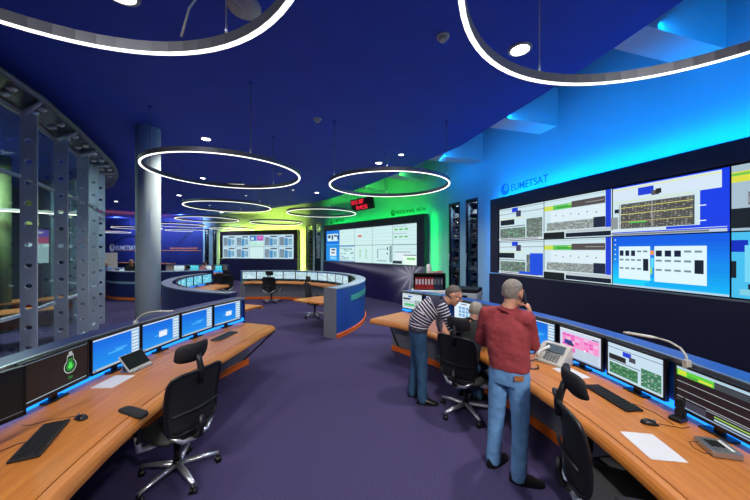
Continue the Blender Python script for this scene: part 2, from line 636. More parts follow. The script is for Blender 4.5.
finmesh = None
bolt = None
for i, p in enumerate(GP):
    t = (GP[min(i + 1, len(GP) - 1)] - GP[max(i - 1, 0)]).normalized()
    n = Vector((t.y, -t.x))
    if finmesh is None:
        finmesh = fin_mesh(.20, ZG).mesh('mullion', FIN)
        bm_ = MB()
        bm_.cyl((0, 0, 0), (0, 0, .05), .05, .03, 12)
        boltmesh = bm_.mesh('bracket', CHROME)
    o = obj('mullion', finmesh, FIN, fac)
    o.location = (p.x, p.y, 0)
    o.rotation_euler = (0, 0, math.atan2(n.y, n.x))
    for zz in (1.0, 3.2):
        b_ = obj('clamp', boltmesh, CHROME, o)
        b_.location = (.03, .015, zz); b_.rotation_euler = (R(-90), 0, 0)
for a, b in zip(GP, GP[1:]):
    d = (b - a); L = d.length; ang = math.atan2(d.y, d.x)
    for z0, z1 in ((.05, 1.0), (1.05, 3.2), (3.25, ZG - .06)):
        o = obj('pane', MB().box((.02, .0, z0), (L - .02, .012, z1)), GLASS, fac)
        o.location = (a.x, a.y, 0); o.rotation_euler = (0, 0, ang)
    for z0, h in ((0, .05), (1.0, .05), (3.2, .05), (ZG - .06, .06)):
        o = obj('transom', MB().box((0, -.02, z0), (L, .04, z0 + h)), FIN, fac)
        o.location = (a.x, a.y, 0); o.rotation_euler = (0, 0, ang)
CP = [Vector(p) for p in ((-3.95, -1), (-3.93, .1), (-3.97, 1.2), (-4.12, 2.25), (-4.45, 3.2), (-4.9, 4.45), (-5.5, 5.6), (-6.1, 6.65), (-6.75, 7.77), (-7.3, 8.55), (-7.97, 9.33), (-9.0, 10.35), (-10.6, 11.5))]
GO = GP
cn = MB()
for a, b, c_, d in zip(CP, CP[1:], GO[1:], GO):
    cn.prism([(q.x, q.y) for q in (a, b, c_, d)], ZG, ZG + .06)
obj('canopy', cn, DARKGLASSM, fac)
rim = MB().tube([(p.x, p.y, ZG + .03) for p in CP], .045, 8)
obj('canopy_rim', rim, GREYM, fac)
puckm = MB().lathe([(.0, 0), (.055, 0), (.055, -.03), (.035, -.05), (0, -.05)], 14).mesh('bolt', CHROME)
for a, b, g0, g1 in zip(CP[2:10], CP[3:11], GO[2:10], GO[3:11]):
    for f in (.25, .6):
        for tt in (.15, .65):
            q = (a.lerp(b, tt)).lerp(g0.lerp(g1, tt), f)
            obj('bolt', puckm, CHROME, fac).location = (q.x, q.y, ZG)
    br = MB()
    q0, q1 = a.lerp(g0, .05), a.lerp(g0, .75)
    br.tube([(q0.x, q0.y, ZG - .03), (q1.x, q1.y, ZG - .07)], [.025, .04], 8)
    obj('bracket', br, FIN, fac)
dr = MB()
for a, b in zip(GO, GO[1:]):
    n_ = Vector(((b - a).y, -(b - a).x)).normalized() * .1
    dr.prism([(q.x, q.y) for q in (a, b, b - n_, a - n_)], ZG + .06, CEIL)
obj('header', dr, CEILM, fac)

# ------------------------------------------------------------------ ring lights
RINGP = [(-1.43, .85, 'large front ring lamp above the left console, cut by the top edge'),
         (1.66, 1.24, 'large front ring lamp at the upper right before the blue wall'),
         (-2.66, 5.47, 'ring lamp hanging beside the grey column, third largest'),
         (.30, 6.5, 'ring lamp hanging alone in front of the green wall corner'),
         (-4.67, 9.7, 'ring lamp behind the one beside the column'),
         (-7.54, 13.7, 'ring lamp over the left middle console, level with the far wall lettering'),
         (-1.985, 11.35, 'ring lamp left of the red number display'),
         (-5.0, 15.4, 'ring lamp over the lime wall screens, right one'),
         (-9.3, 19.7, 'ring lamp close above the lime wall screens, left one'),
         (-10.9, 16.9, 'far ring lamp just right of the column'),
         (-13.3, 21.4, 'lowest-looking far ring lamp before the navy wall, right of the column'),
         (-14.8, 18.9, 'far ring lamp partly behind the column on its left'),
         (-20.3, 23.2, 'farthest ring lamp, seen flat beside the glass facade')]


def ring_lamp():
    root = empty('ring_lamp', (0, 0, 0))
    R1 = 1.26
    body = MB().arc([(R1 - .018, 0), (R1 + .018, 0), (R1 + .018, .07), (R1 + .014, .07), (R1 + .014, .055), (R1 - .014, .055), (R1 - .014, .07), (R1 - .018, .07)], 0, 360, 72)
    obj('housing', body, RINGH, root)
    dif = MB().arc([(R1 - .0145, -.008), (R1 + .0145, -.008), (R1 + .016, .0), (R1 - .016, .0)], 0, 360, 72)
    obj('diffuser', dif, RINGL, root)
    obj('added_glow', MB().arc([(R1 - .013, .056), (R1 + .013, .056), (R1 + .013, .062), (R1 - .013, .062)], 0, 360, 72), RINGU, root)  # added glowing strip, hidden from below, to brighten ceiling and column
    for a in (70, 190, 310):
        p = Vector((R1 * math.cos(R(a)), R1 * math.sin(R(a)), .075))
        c = obj('suspension_wire', MB().cyl(p, p + Vector((0, 0, CEIL - RINGZ - .075)), .0045, n=6), GREYM, root)
        obj('gripper', MB().cyl(p, p + Vector((0, 0, .07)), .012, .006, 8), CHROME, c)
        obj('ceiling_cap', MB().cyl(p + Vector((0, 0, CEIL - RINGZ - .1)), p + Vector((0, 0, CEIL - RINGZ - .075)), .03, n=10), CEILM, c)
    return root


proto = ring_lamp()
ROT = {0: 0, 1: 35, 2: 0, 3: 20}
for i, (x, y, lab) in enumerate(RINGP):
    o = proto if i == 0 else copy_tree(proto)
    o.location = (x, y, RINGZ)
    o.rotation_euler.z = R(ROT.get(i, i * 37 % 120))
    tag(o, lab, 'ring lamp', 'white ring lamps hanging from the ceiling')
    nl = 6 if i < 8 else 3
    for q_ in range(nl):
        a_ = 2 * PI * (q_ + .3) / nl
        lp = (x + 1.26 * math.cos(a_), y + 1.26 * math.sin(a_), RINGZ - .013)
        lamp('ring_segment_light', lp, (lp[0], lp[1], 0), .026, .026, (1, .98, .95), RING_W / nl)
# power feed of the front-left ring
rose = empty('ceiling_rose', (-1.33, 3.08, CEIL), 0, 'grey round ceiling rose with a hanging cord above the front-left ring lamp', 'ceiling rose')
obj('cover', MB().lathe([(0, -.05), (.15, -.045), (.165, -.02), (.165, 0), (0, 0)], 28), LGREY, rose)
obj('power_cord', MB().tube([(0, 0, -.05), (.02, -.35, -.2), (.0, -.75, -.5), (.03, -.96, -.8), (.02, -1.03, -1.045)], .007, 8), LGREY, rose)

DL = [((520, 50), .11, 'bright round downlight beside the front-right ring lamp'), ((206, 138.9), .09, 'bright downlight above the ring lamp by the column'),
      ((202.8, 178), .08, 'downlight seen inside the ring lamp by the column'), ((179, 195), .09, 'downlight below that ring lamp, right of the column'),
      ((378.8, 162.8), .09, 'bright downlight above the ring lamp of the green corner'), ((401.2, 154.5), .065, 'small dim downlight near the ceiling edge by the green bulkhead'),
      ((316.8, 192.3), .09, 'downlight left of the green wall, before the ring lamp'), ((221.6, 212), .11, 'downlight inside the second ring lamp from the column'),
      ((268, 204.8), .10, 'downlight at the right end of the second ring lamp row'), ((293, 189.7), .05, 'tiny downlight right of the ring lamp beside the column'),
      ((246, 195.3), .05, 'tiny downlight below the ring lamp beside the column'), ((209.5, 205), .05, 'tiny far downlight in the middle of a distant ring lamp'),
      ((116, 201), .08, 'far downlight on the ceiling by the glass facade'), ((120, -6), .13, 'downlight at the top edge left of the ceiling rose')]


def ceil_pt(x, y, z):
    Y = 303 * (z - H) / (249.5 - y)
    return ((x - 375) / 303 * Y, Y)


for (x, y), rr, lab in DL:
    rr *= 1.25
    X, Y = ceil_pt(x, y, CEIL - .02)
    o = empty('downlight', (X, Y, CEIL), 0, lab, 'downlight', 'round ceiling downlights')
    obj('trim_ring', MB().arc([(rr * .78, -.02), (rr, -.012), (rr, 0), (rr * .78, 0)], 0, 360, 24), LGREY, o)
    if rr > .07:
        dl = lamp('downlight_beam', (X, Y, CEIL - .03), (X, Y, 0), rr, rr, (1, .95, .88), DOWN_W if y > 0 else DOWN_W * .35, R(120))
    obj('lens', MB().lathe([(0, -.014), (rr * .78, -.014), (rr * .78, -.002), (0, -.002)], 20), DOWNL if rr > .07 else emat('dim_lens', (255, 250, 240), 3), o)
for (x, y), lab in (((443, 39), 'white smoke detector right of the ceiling middle, near the front ring lamp'), ((317.5, 120.5), 'white smoke detector in the middle of the ceiling'), ((279.2, 174), 'white smoke detector seen inside the ring lamp by the column')):
    X, Y = ceil_pt(x, y, CEIL - .04)
    o = empty('smoke_detector', (X, Y, CEIL), 0, lab, 'smoke detector', 'ceiling smoke detectors')
    obj('base', MB().lathe([(0, -.02), (.07, -.02), (.075, 0), (0, 0)], 24), WHITE, o)
    obj('sensor', MB().lathe([(0, -.065), (.035, -.062), (.05, -.045), (.052, -.02), (0, -.02)], 20), LGREY, o)
X, Y = ceil_pt(236, 182.4, CEIL)
o = empty('ceiling_sign_light', (X, Y, CEIL), R(10), 'small flat white bar light on the ceiling inside the ring lamp by the column', 'light')
obj('housing', MB().box((-.3, -.05, -.05), (.3, .05, 0)), LGREY, o, bevel=.01)
obj('tube', MB().box((-.28, -.035, -.056), (.28, .035, -.05)), emat('dim_tube', (255, 250, 240), 1.2), o)

# ------------------------------------------------------------------ screen contents: lists of (u0, v0, u1, v1, rgb), v runs down
RND = random.Random(3)


def table(u0, v0, u1, v1, bg, fg, rows, cols, fill=.7):
    out = [(u0, v0, u1, v1, bg)]
    dw, dh = (u1 - u0) / cols, (v1 - v0) / rows
    for i in range(rows):
        for j in range(cols):
            if RND.random() < fill:
                c = fg if not isinstance(fg, list) else RND.choice(fg)
                a = RND.uniform(.5, .9)
                out.append((u0 + dw * (j + .08), v0 + dh * (i + .25), u0 + dw * (j + a), v0 + dh * (i + .75), c))
    return out


BG = (206, 232, 244)
GRY = (92, 100, 96)
LG = (176, 188, 190)
DK = (26, 28, 40)
RB = (30, 60, 215)


def c_browser(blue_side=False):
    o = [(0, 0, 1, 1, BG), (0, .03, 1, .05, (150, 165, 180)), (0, .17, 1, .19, (150, 160, 170)), (0, .32, .62, .335, (235, 225, 130))]
    o += [(.32, .02, .46, .15, RB), (.42, .12, .53, .30, (60, 64, 92)), (.03, .36, .38, .52, DK), (0, .56, .62, .585, (110, 120, 125))]
    o += table(.02, .62, .63, .93, (104, 118, 114), [(150, 165, 158), (80, 92, 90), (120, 200, 150)], 8, 9)
    o += table(.66, .40, .98, .93, (112, 128, 122), [(164, 176, 170), (76, 90, 88)], 12, 6)
    o += [(0, .93, 1, 1, (214, 226, 232)), (.05, .95, .9, .975, (120, 130, 140))]
    if blue_side:
        o += [(.74, .36, 1, .95, (36, 84, 224)), (.5, .89, 1, .96, (36, 84, 224))]
        o += [(0, .36, .1, .52, DK)]
    return o


def c_timeline(blue=True):
    o = [(0, 0, 1, 1, BG), (0, .02, 1, .05, (196, 216, 226))]
    o += [(0, .15, .66, .27, (96, 200, 90)), (0, .15, .16, .27, (210, 220, 90)), (.22, .2, .5, .24, (60, 160, 60)), (.4, .17, .62, .2, (180, 220, 110)), (.46, .12, .92, .27, (88, 84, 84))]
    o += [(.66, .19, .9, .2, (190, 190, 190)), (.12, .29, .92, .57, (226, 240, 246))]
    for i in range(6):
        o.append((.2 + .12 * i, .40 + .03 * (i % 2), .215 + .12 * i, .43 + .03 * (i % 2), (70, 90, 90)))
    o += table(.05, .59, .93, .79, (150, 162, 160), [(96, 106, 108), (190, 200, 200), (110, 140, 120)], 5, 26, .8)
    o += [(.78, .56, .93, .79, (34, 40, 60)), (0, .84, .36, 1, (24, 30, 34)), (.38, .81, 1, .87, (188, 200, 206)), (.38, .88, 1, .98, (24, 28, 44)), (.0, .8, .4, .84, (206, 220, 224))]
    if blue:
        o.append((.935, 0, 1, .8, RB))
    return o


def c_bigtable():
    o = [(0, 0, 1, 1, (24, 66, 232)), (.0, .02, .95, .30, (214, 234, 246)), (.27, .08, .42, .23, (30, 66, 215)), (0, .05, .95, .065, (230, 230, 130)), (.4, .17, .47, .26, (90, 90, 90)), (.44, .15, .49, .24, (40, 40, 40))]
    o += [(0, .27, .8, .92, BG), (.0, .31, .75, .32, (235, 225, 120)), (.02, .45, .08, .53, (32, 40, 60))]
    o += table(.09, .36, .76, .86, (82, 82, 80), [(140, 140, 136), (108, 110, 106), (168, 166, 150)], 16, 22, .8)
    for v, c in ((.44, (225, 220, 120)), (.57, (225, 220, 120)), (.72, (200, 195, 110))):
        o.append((.09, v, .76, v + .012, c))
    o += [(.2, .74, .37, .76, (90, 220, 100)), (.09, .36, .1, .86, (170, 170, 170)), (.42, .36, .43, .86, (165, 165, 165))]
    o += [(0, .62, .08, .86, (140, 150, 150)), (0, .88, 1, .93, (214, 230, 240)), (.55, .875, 1, .92, (24, 66, 232)), (0, .95, 1, 1, (196, 210, 220)), (.02, .96, .88, .99, (120, 124, 124))]
    for v in (.55, .8):
        o.append((.80, v, .86, v + .015, (240, 250, 255)))
    return o


def c_windows7():
    o = []
    n = 14
    for i in range(n):
        f = i / (n - 1)
        col = (int(12 + 6 * f), int(92 + 90 * f), int(232 + 16 * f))
        o.append((0, i / n, 1, (i + 1) / n, col))
    for i in range(8):      # lighter glow of the wallpaper to the lower left
        o.append((0, .55 + .05 * i, .42 - .04 * abs(i - 5), .6 + .05 * i, (24, 160 + 8 * i, 250)))
    for i in range(5):
        o.append((.02, .05 + .1 * i, .035, .075 + .1 * i, (210, 230, 255)))
    for x0, x1, v0, v1 in ((.07, .39, .2, .85), (.43, .85, .2, .86)):
        o.append((x0, v0, x1, v1, (226, 246, 252)))
        wd = x1 - x0
        for j in range(3):
            for i in range(5):
                c = (24, 36, 60) if (j == 0 and i < 3) else (120, 140, 150)
                vv = v0 + .08 + j * .17
                hh = .11 if (j == 0 and i < 3) else .035
                if i == 4 and j > 0:
                    continue
                o.append((x0 + wd * (.03 + .19 * i), vv, x0 + wd * (.16 + .19 * i), vv + hh, c))
        o.append((x0 + wd * .79, v0 + .24, x0 + wd * .95, v0 + .47, (22, 32, 50)))
    o += [(.395, .28, .425, .36, (250, 150, 60)), (.4, .42, .425, .6, (90, 220, 250)), (.395, .6, .41, .72, (160, 230, 90)), (0, .965, 1, 1, (180, 214, 240))]
    return o


def c_yellowgrey():
    o = [(0, 0, 1, 1, (170, 192, 204)), (0, .1, .9, .26, (226, 220, 70)), (0, .12, .5, .16, (120, 200, 80))]
    o += table(.1, .42, .9, .62, (140, 146, 150), (100, 106, 110), 5, 16)
    o += [(.0, .66, .12, .96, DK), (.16, .66, .28, .9, DK), (.3, .7, .9, .95, (60, 70, 84))]
    return o


def c_cyanwin():
    o = [(0, 0, 1, 1, (70, 190, 240)), (.0, .12, .1, .3, (20, 50, 190)), (.08, .2, .9, .75, (120, 214, 246)), (.12, .28, .86, .7, (150, 226, 248)), (0, .44, .03, .7, DK), (.1, .78, .16, .86, DK), (.2, .78, .26, .86, DK), (.05, .86, .9, .95, (130, 210, 230))]
    return o


PALE = (206, 236, 240)


def c_pale(seed=0, green=False, red=False):
    r = random.Random(seed)
    o = [(0, 0, 1, 1, PALE), (0, .0, 1, .04, (186, 214, 226))]
    for i in range(4):
        v = .2 + .19 * i + r.uniform(-.03, .03)
        o.append((.02, v, .98, v + .012, (172, 202, 206)))
    if green:
        for i in range(3):
            o += [(.06 + .22 * i, .22, .22 + .22 * i, .29, (60, 190, 70)), (.06 + .22 * i, .6, .2 + .22 * i, .66, (60, 180, 70))]
        o += [(.0, .1, .6, .12, (120, 130, 140)), (.0, .45, .6, .47, (120, 130, 140))]
    if red:
        o += [(.2, .42, .42, .52, (214, 74, 66)), (.5, .3, .8, .315, (150, 180, 190))]
    return o


def c_greenchart(seed=1):
    r = random.Random(seed)
    o = [(0, 0, 1, 1, PALE)]
    for j in range(2):
        for i in range(9):
            o.append((.28 + .34 * j, .2 + .065 * i, .28 + .34 * j + r.uniform(.05, .14), .235 + .065 * i, (130, 205, 140)))
    return o


def c_diagram():
    o = [(0, 0, 1, 1, PALE)]
    for i in range(7):
        o += [(.25, .25 + .07 * i, .3, .29 + .07 * i, (40, 60, 80)), (.25 + .07 * i, .82, .29 + .07 * i, .87, (70, 90, 110)), (.28 + .06 * i, .2, .31 + .06 * i, .24, (90, 110, 120))]
    o += [(.74, .12, .79, .28, (30, 50, 80)), (.72, .42, .78, .5, (50, 80, 90)), (.86, .05, .97, .9, (130, 160, 160))]
    return o


def c_bluewin():
    return [(0, 0, 1, 1, (20, 120, 225)), (.1, .22, .9, .7, (210, 236, 248)), (.15, .3, .35, .5, (60, 80, 110)), (.42, .3, .55, .6, (70, 90, 120)), (.62, .3, .84, .42, (80, 100, 130)), (.85, .35, .95, .6, (10, 40, 120)), (0, .9, 1, 1, (60, 170, 250))]


def c_bluewin2():
    return [(0, 0, 1, 1, (30, 140, 235)), (.3, .14, .78, .66, (226, 242, 248)), (.42, .2, .7, .3, (60, 80, 110)), (.42, .4, .66, .5, (90, 110, 140)), (.3, .7, .8, .9, (120, 210, 250))]


def c_windows():
    return c_pale(9) + [(.1, .35, .75, .78, (224, 240, 246)), (.1, .35, .75, .39, (120, 150, 160)), (.46, .5, .98, .98, (230, 250, 240)), (.46, .5, .98, .54, (60, 70, 120)), (.6, .66, .94, .74, (80, 200, 90)), (0, .82, .4, .96, (40, 50, 60))]


def c_map(seed=4):
    r = random.Random(seed)
    o = [(0, 0, 1, 1, (196, 224, 244)), (.45, .1, .9, .2, (48, 60, 84)), (.06, .2, .4, .9, (110, 134, 160)), (.42, .3, .62, .92, (70, 140, 200)), (.64, .32, .95, .9, (190, 220, 240))]
    o += table(.08, .22, .4, .9, (120, 140, 160), [(170, 190, 206), (80, 100, 130)], 10, 7)
    o += table(.66, .35, .9, .85, (120, 170, 190), [(190, 220, 230), (60, 110, 150)], 8, 4)
    return o


def c_mosaic():
    o = [(0, 0, 1, 1, (206, 236, 240)), (.02, .04, .5, .5, (60, 130, 200)), (.52, .04, .98, .5, (178, 100, 196)), (.1, .2, .3, .4, (210, 230, 240)), (.6, .15, .9, .3, (230, 120, 190))]
    o += table(.05, .55, .9, .95, (200, 240, 230), [(120, 210, 160), (150, 220, 190)], 6, 5)
    return o


def c_text(bg=(206, 232, 244), fg=((100, 120, 150), (70, 150, 200), (90, 180, 140)), seed=0):
    r = random.Random(seed)
    o = [(0, 0, 1, 1, bg), (0, 0, 1, .07, (120, 170, 220)), (0, .93, 1, 1, (120, 160, 200))]
    for i in range(9):
        x = .06
        while x < .85:
            wd = r.uniform(.08, .3)
            if r.random() < .7:
                o.append((x, .14 + .085 * i, min(x + wd, .95), .18 + .085 * i, r.choice(fg)))
            x += wd + .04
    return o


def c_desktop(dialog=False):
    o = []
    for i in range(10):
        f = i / 9
        o.append((0, i / 10, 1, (i + 1) / 10, (int(8 + 20 * f), int(104 + 46 * f), int(226 + 14 * f))))
    o += [(.30, .55, .62, .6, (70, 175, 250)), (.45, .48, .7, .55, (60, 170, 250))]
    o += [(0, 0, 1, .05, (206, 222, 236)), (.8, .05, 1, .93, (128, 176, 222))]
    for i in range(7):
        o.append((.82, .1 + .115 * i, .98, .175 + .115 * i, (214, 232, 244)))
    o += [(0, .93, 1, 1, (176, 196, 210)), (.02, .945, .07, .985, (60, 110, 180))]
    if dialog:
        o += [(.42, .42, .64, .66, (235, 244, 250)), (.42, .42, .64, .47, (190, 214, 236))]
    return o


def c_bulb():
    o = [(0, 0, 1, 1, (28, 25, 24)), (0, 0, 1, .02, (120, 140, 170)), (.03, .955, .98, .975, (170, 190, 205))]
    return o


def c_pinkcal():
    r = random.Random(8)
    o = [(0, 0, 1, 1, (206, 214, 236)), (0, 0, 1, .05, (226, 232, 240)), (.06, .16, .96, .62, (236, 170, 216))]
    for i in range(8):
        for j in range(4):
            c = r.choice(((236, 96, 190), (246, 140, 206), (238, 190, 224)))
            o.append((.07 + .11 * i, .18 + .11 * j, .165 + .11 * i, .27 + .11 * j, c))
    o += [(.12, .40, .33, .56, (44, 56, 150)), (.2, .48, .36, .58, (40, 44, 96)), (.05, .62, .94, .93, (188, 204, 226)), (.2, .64, .4, .8, (236, 96, 190)), (.62, .56, .66, .64, (250, 250, 250)), (.8, .12, .95, .15, (70, 80, 110))]
    o += [(0, .95, 1, 1, (150, 180, 214))]
    return o


def c_netlist():
    o = [(0, 0, 1, 1, (200, 224, 236)), (0, .12, 1, .14, (110, 120, 140)), (.30, .16, .46, .3, RB), (.42, .26, .54, .4, (70, 74, 90)), (.02, .34, .36, .5, (30, 30, 40)), (.02, .52, .62, .55, (120, 140, 150))]
    o += table(.03, .6, .58, .93, (54, 120, 84), [(96, 170, 120), (40, 90, 66), (150, 190, 170)], 8, 8)
    o += table(.64, .44, .97, .94, (60, 128, 100), [(110, 180, 140), (44, 96, 80), (190, 210, 210)], 11, 6)
    o += [(0, .96, 1, 1, (196, 214, 224))]
    return o


def c_schedule():
    o = [(0, 0, 1, 1, (30, 26, 30)), (0, 0, 1, .07, (176, 204, 226)), (0, .07, .5, .22, (96, 206, 66)), (.02, .08, .14, .2, (206, 220, 60)), (.3, .15, .48, .2, (220, 220, 70)), (.16, .17, .3, .2, (60, 150, 50)), (.5, .09, 1, .22, (66, 72, 84))]
    for v in (.36, .56, .74):
        o.append((0, v, 1, v + .012, (196, 200, 206)))
    o += [(0, .8, .4, .97, (60, 66, 84)), (.4, .78, 1, .80, (150, 160, 170)), (.5, .84, 1, .87, (150, 200, 90)), (.5, .9, 1, .94, (186, 206, 214)), (0, .97, 1, 1, (140, 170, 200))]
    return o


def c_whitegreen():
    o = [(0, 0, 1, 1, (206, 226, 232)), (0, .05, .96, .07, (120, 136, 150)), (.04, .3, .42, .42, (36, 44, 60)), (.3, .14, .5, .24, (60, 110, 200)), (.04, .52, .6, .55, (130, 150, 156))]
    o += [(.1, .66, .62, .82, (90, 196, 130)), (.08, .84, .6, .88, (150, 190, 170))]
    o += table(.64, .4, .95, .92, (150, 180, 170), [(100, 140, 130), (200, 214, 210)], 9, 5)
    return o


def c_iconwhite():
    o = [(0, 0, 1, 1, (222, 242, 252)), (.3, .08, .55, .13, (60, 80, 110))]
    for j in range(3):
        for i in range(4):
            o.append((.2 + .15 * i, .24 + .2 * j, .32 + .15 * i, .4 + .2 * j, (120, 176, 226)))
    return o


def c_dark():
    return [(0, 0, 1, 1, (20, 18, 18)), (0, .96, 1, .98, (90, 90, 96))]


def screen(name, w, h, rects, parent, x, y, z, step=.0002, gain=1.0):
    """display surface facing +X, centred on (x, y, z)"""
    mb = MB()
    for i, (u0, v0, u1, v1, c) in enumerate(rects):
        xx = x + i * step
        ya, yb = y + (u0 - .5) * w, y + (u1 - .5) * w
        za, zb = z + (.5 - v1) * h, z + (.5 - v0) * h
        mb.add([(xx, ya, za), (xx, yb, za), (xx, yb, zb), (xx, ya, zb)], [(0, 1, 2, 3)], px(c, gain))
    return flatmesh(name, mb, None, parent)


# ------------------------------------------------------------------ display walls
def emblem(parent, x, y, z, r, material):
    mb = MB()
    n = 28
    for k in range(n):      # crescent-shaped globe emblem with an orbit sweep
        a0, a1 = 2 * PI * k / n, 2 * PI * (k + 1) / n
        i0 = .55 + .35 * math.cos(a0 - .8); i1 = .55 + .35 * math.cos(a1 - .8)
        mb.add([(x, y + r * math.cos(a0), z + r * math.sin(a0)), (x, y + r * math.cos(a1), z + r * math.sin(a1)),
                (x, y + r * i1 * math.cos(a1), z + r * i1 * math.sin(a1)), (x, y + r * i0 * math.cos(a0), z + r * i0 * math.sin(a0)),
                (x + .012, y + r * math.cos(a0), z + r * math.sin(a0)), (x + .012, y + r * math.cos(a1), z + r * math.sin(a1)),
                (x + .012, y + r * i1 * math.cos(a1), z + r * i1 * math.sin(a1)), (x + .012, y + r * i0 * math.cos(a0), z + r * i0 * math.sin(a0))],
               [(4, 5, 6, 7), (0, 1, 5, 4), (2, 3, 7, 6), (3, 2, 1, 0)])
    for d in (-.25, .1, .42):
        mb.box((x, y - r * .5, z + r * d - .03 * r), (x + .012, y + r * .55, z + r * d + .06 * r))
    return obj('emblem', mb, material, parent)


def display_wall(wl, s0, label, contents, cw, ch, zb, x_edge_l, x_edge_r, mural, seams=5):
    """black panel standing before the wall with 5 x 2 screen tiles; s0 = where the screens begin along the wall"""
    r, n = wall_frame(wl)
    base = wl[0]
    root = empty('display_wall', (base.x, base.y, 0), math.atan2(n.y, n.x), label, 'video wall', 'black display walls with two rows of screens')
    W = cw * seams
    zt = zb + 2 * ch
    yl, yr = s0 - x_edge_l, s0 + W + x_edge_r
    fr = MB()
    fr.box((-.16, yl, zt + .015), (.03, yr, PT)).box((-.16, yl, zb), (.03, s0 - .02, zt + .015)).box((-.16, s0 + W + .02, zb), (.03, yr, zt + .015))
    fr.box((-.16, s0 - .02, zb - .02), (-.05, s0 + W + .02, zt + .02))
    obj('surround', fr, BLACKP, root)
    obj('lower_panel', MB().box((-.16, yl - .02, 0), (.045, yr, zb - .03)), mural, root)
    obj('ledge', MB().box((.0, s0 - .1, zb - .03), (.05, yr, zb - .012)), GREYM, root)
    for j in range(2):
        for i in range(seams):
            c = contents[j][i]
            t = obj('screen_tile', MB().box((-.05, s0 + i * cw + .004, zt - (j + 1) * ch + .004), (-.012, s0 + (i + 1) * cw - .004, zt - j * ch - .004)), BLACK, root)
            screen('picture', cw - .016, ch - .016, c, t, -.010, s0 + (i + .5) * cw, zt - (j + .5) * ch, .00015)
    return root


MURAL = mat('mural_print', (30, 34, 92), .5)


def mural_nodes(m, centre):
    """printed space picture: star burst with a light trail (flat print)"""
    nt = m.node_tree
    b = nt.nodes['Principled BSDF']
    tc = nt.nodes.new('ShaderNodeTexCoord')
    sp = nt.nodes.new('ShaderNodeSeparateXYZ')
    nt.links.new(tc.outputs['Object'], sp.inputs[0])

    def mth(op, a, bb=None, cc=None):
        x = nt.nodes.new('ShaderNodeMath'); x.operation = op
        for i, q in enumerate((a, bb, cc)):
            if q is None:
                continue
            if isinstance(q, (int, float)):
                x.inputs[i].default_value = q
            else:
                nt.links.new(q, x.inputs[i])
        return x.outputs[0]
    dy = mth('SUBTRACT', sp.outputs[1], centre[0])
    dz = mth('SUBTRACT', sp.outputs[2], centre[1])
    d = mth('SQRT', mth('ADD', mth('MULTIPLY', dy, dy), mth('MULTIPLY', dz, dz)))
    an = mth('ARCTAN2', dz, dy)
    spk = mth('POWER', mth('ABSOLUTE', mth('COSINE', mth('MULTIPLY', an, 5.5))), 6)
    burst = mth('MULTIPLY', mth('ADD', mth('MULTIPLY', spk, .9), .45), mth('POWER', 2.718, mth('MULTIPLY', mth('MULTIPLY', d, d), -2.2)))
    # trail runs to the left, widening near the burst
    tr_w = mth('MULTIPLY_ADD', dy, .03, .19)
    trail = mth('MULTIPLY', mth('POWER', 2.718, mth('MULTIPLY', mth('POWER', mth('ABSOLUTE', mth('DIVIDE', mth('SUBTRACT', dz, mth('MULTIPLY', dy, -.06)), mth('MAXIMUM', tr_w, .03))), 2), -1)), mth('LESS_THAN', dy, 0))
    trail = mth('MULTIPLY', trail, .4)
    tot = mth('MINIMUM', mth('ADD', burst, trail), 1)
    nz = nt.nodes.new('ShaderNodeTexNoise'); nz.inputs['Scale'].default_value = 1.1; nz.inputs['Detail'].default_value = 4
    nt.links.new(tc.outputs['Object'], nz.inputs['Vector'])
    m1 = nt.nodes.new('ShaderNodeMix'); m1.data_type = 'RGBA'
    m1.inputs[6].default_value = (*lin((14, 20, 72)), 1); m1.inputs[7].default_value = (*lin((36, 26, 92)), 1)
    nt.links.new(nz.outputs['Fac'], m1.inputs[0])
    m2 = nt.nodes.new('ShaderNodeMix'); m2.data_type = 'RGBA'
    m2.inputs[7].default_value = (*lin((214, 206, 226)), 1)
    nt.links.new(m1.outputs[2], m2.inputs[6]); nt.links.new(tot, m2.inputs[0])
    nt.links.new(m2.outputs[2], b.inputs['Base Color'])


CW, CH = 1.366, .787
ZB = 1.49
d1 = display_wall(WALL1, .785, 'large display wall under the blue-lit wall, behind the two standing men',
                  [[c_browser(), c_timeline(), c_bigtable(), c_yellowgrey(), c_timeline(False)], [c_browser(True), c_timeline(), c_windows7(), c_cyanwin(), c_bluewin()]],
                  CW, CH, ZB, .30, 1.2, BLACKP)
mural_nodes(MURAL, (6.68, 1.12))
d2 = display_wall(WALL2, .43, 'display wall under the green-lit wall with a starburst print below the screens',
                  [[c_bluewin(), c_pale(1), c_pale(2, red=True), c_pale(3), c_pale(4, green=True)], [c_bluewin2(), c_text(PALE, seed=3), c_greenchart(), c_diagram(), c_windows()]],
                  1.30, .785, ZB, .2, .38, MURAL)
d3 = display_wall(WALL3, .30, 'farthest display wall under the lime-lit wall',
                  [[c_map(1), c_map(2), c_mosaic(), c_map(3), c_map(4)], [c_map(5), c_map(6), c_pale(5), c_map(7), c_map(8)]],
                  1.13, .785, ZB, .2, .3, mat('navy_print', (28, 34, 84), .5, grain=.2, scale=1))

# wall lettering
SIGNB = mat('sign_blue', (34, 84, 150), .5)
SIGNG = mat('sign_green', (22, 96, 60), .5)
SIGNW = mat('sign_silver', (206, 212, 220), .4, .2)
SIGNO = mat('sign_orange', (240, 140, 50), .5)


def lettering(name, wl, s, z, body, size, material, label, logo=True, bold=True):
    r, n = wall_frame(wl)
    p = wl[0] + r * s + n * (.002 if wl is WALL4 else .002 - GAP)
    o = empty(name, (p.x, p.y, z), math.atan2(n.y, n.x), label, 'wall sign')
    t = text('letters', body, size, material, o, UPRIGHT.copy(), .006, bold)
    if logo:
        emblem(o, .0, -size * .85, size * .36, size * .62, material)
    return o


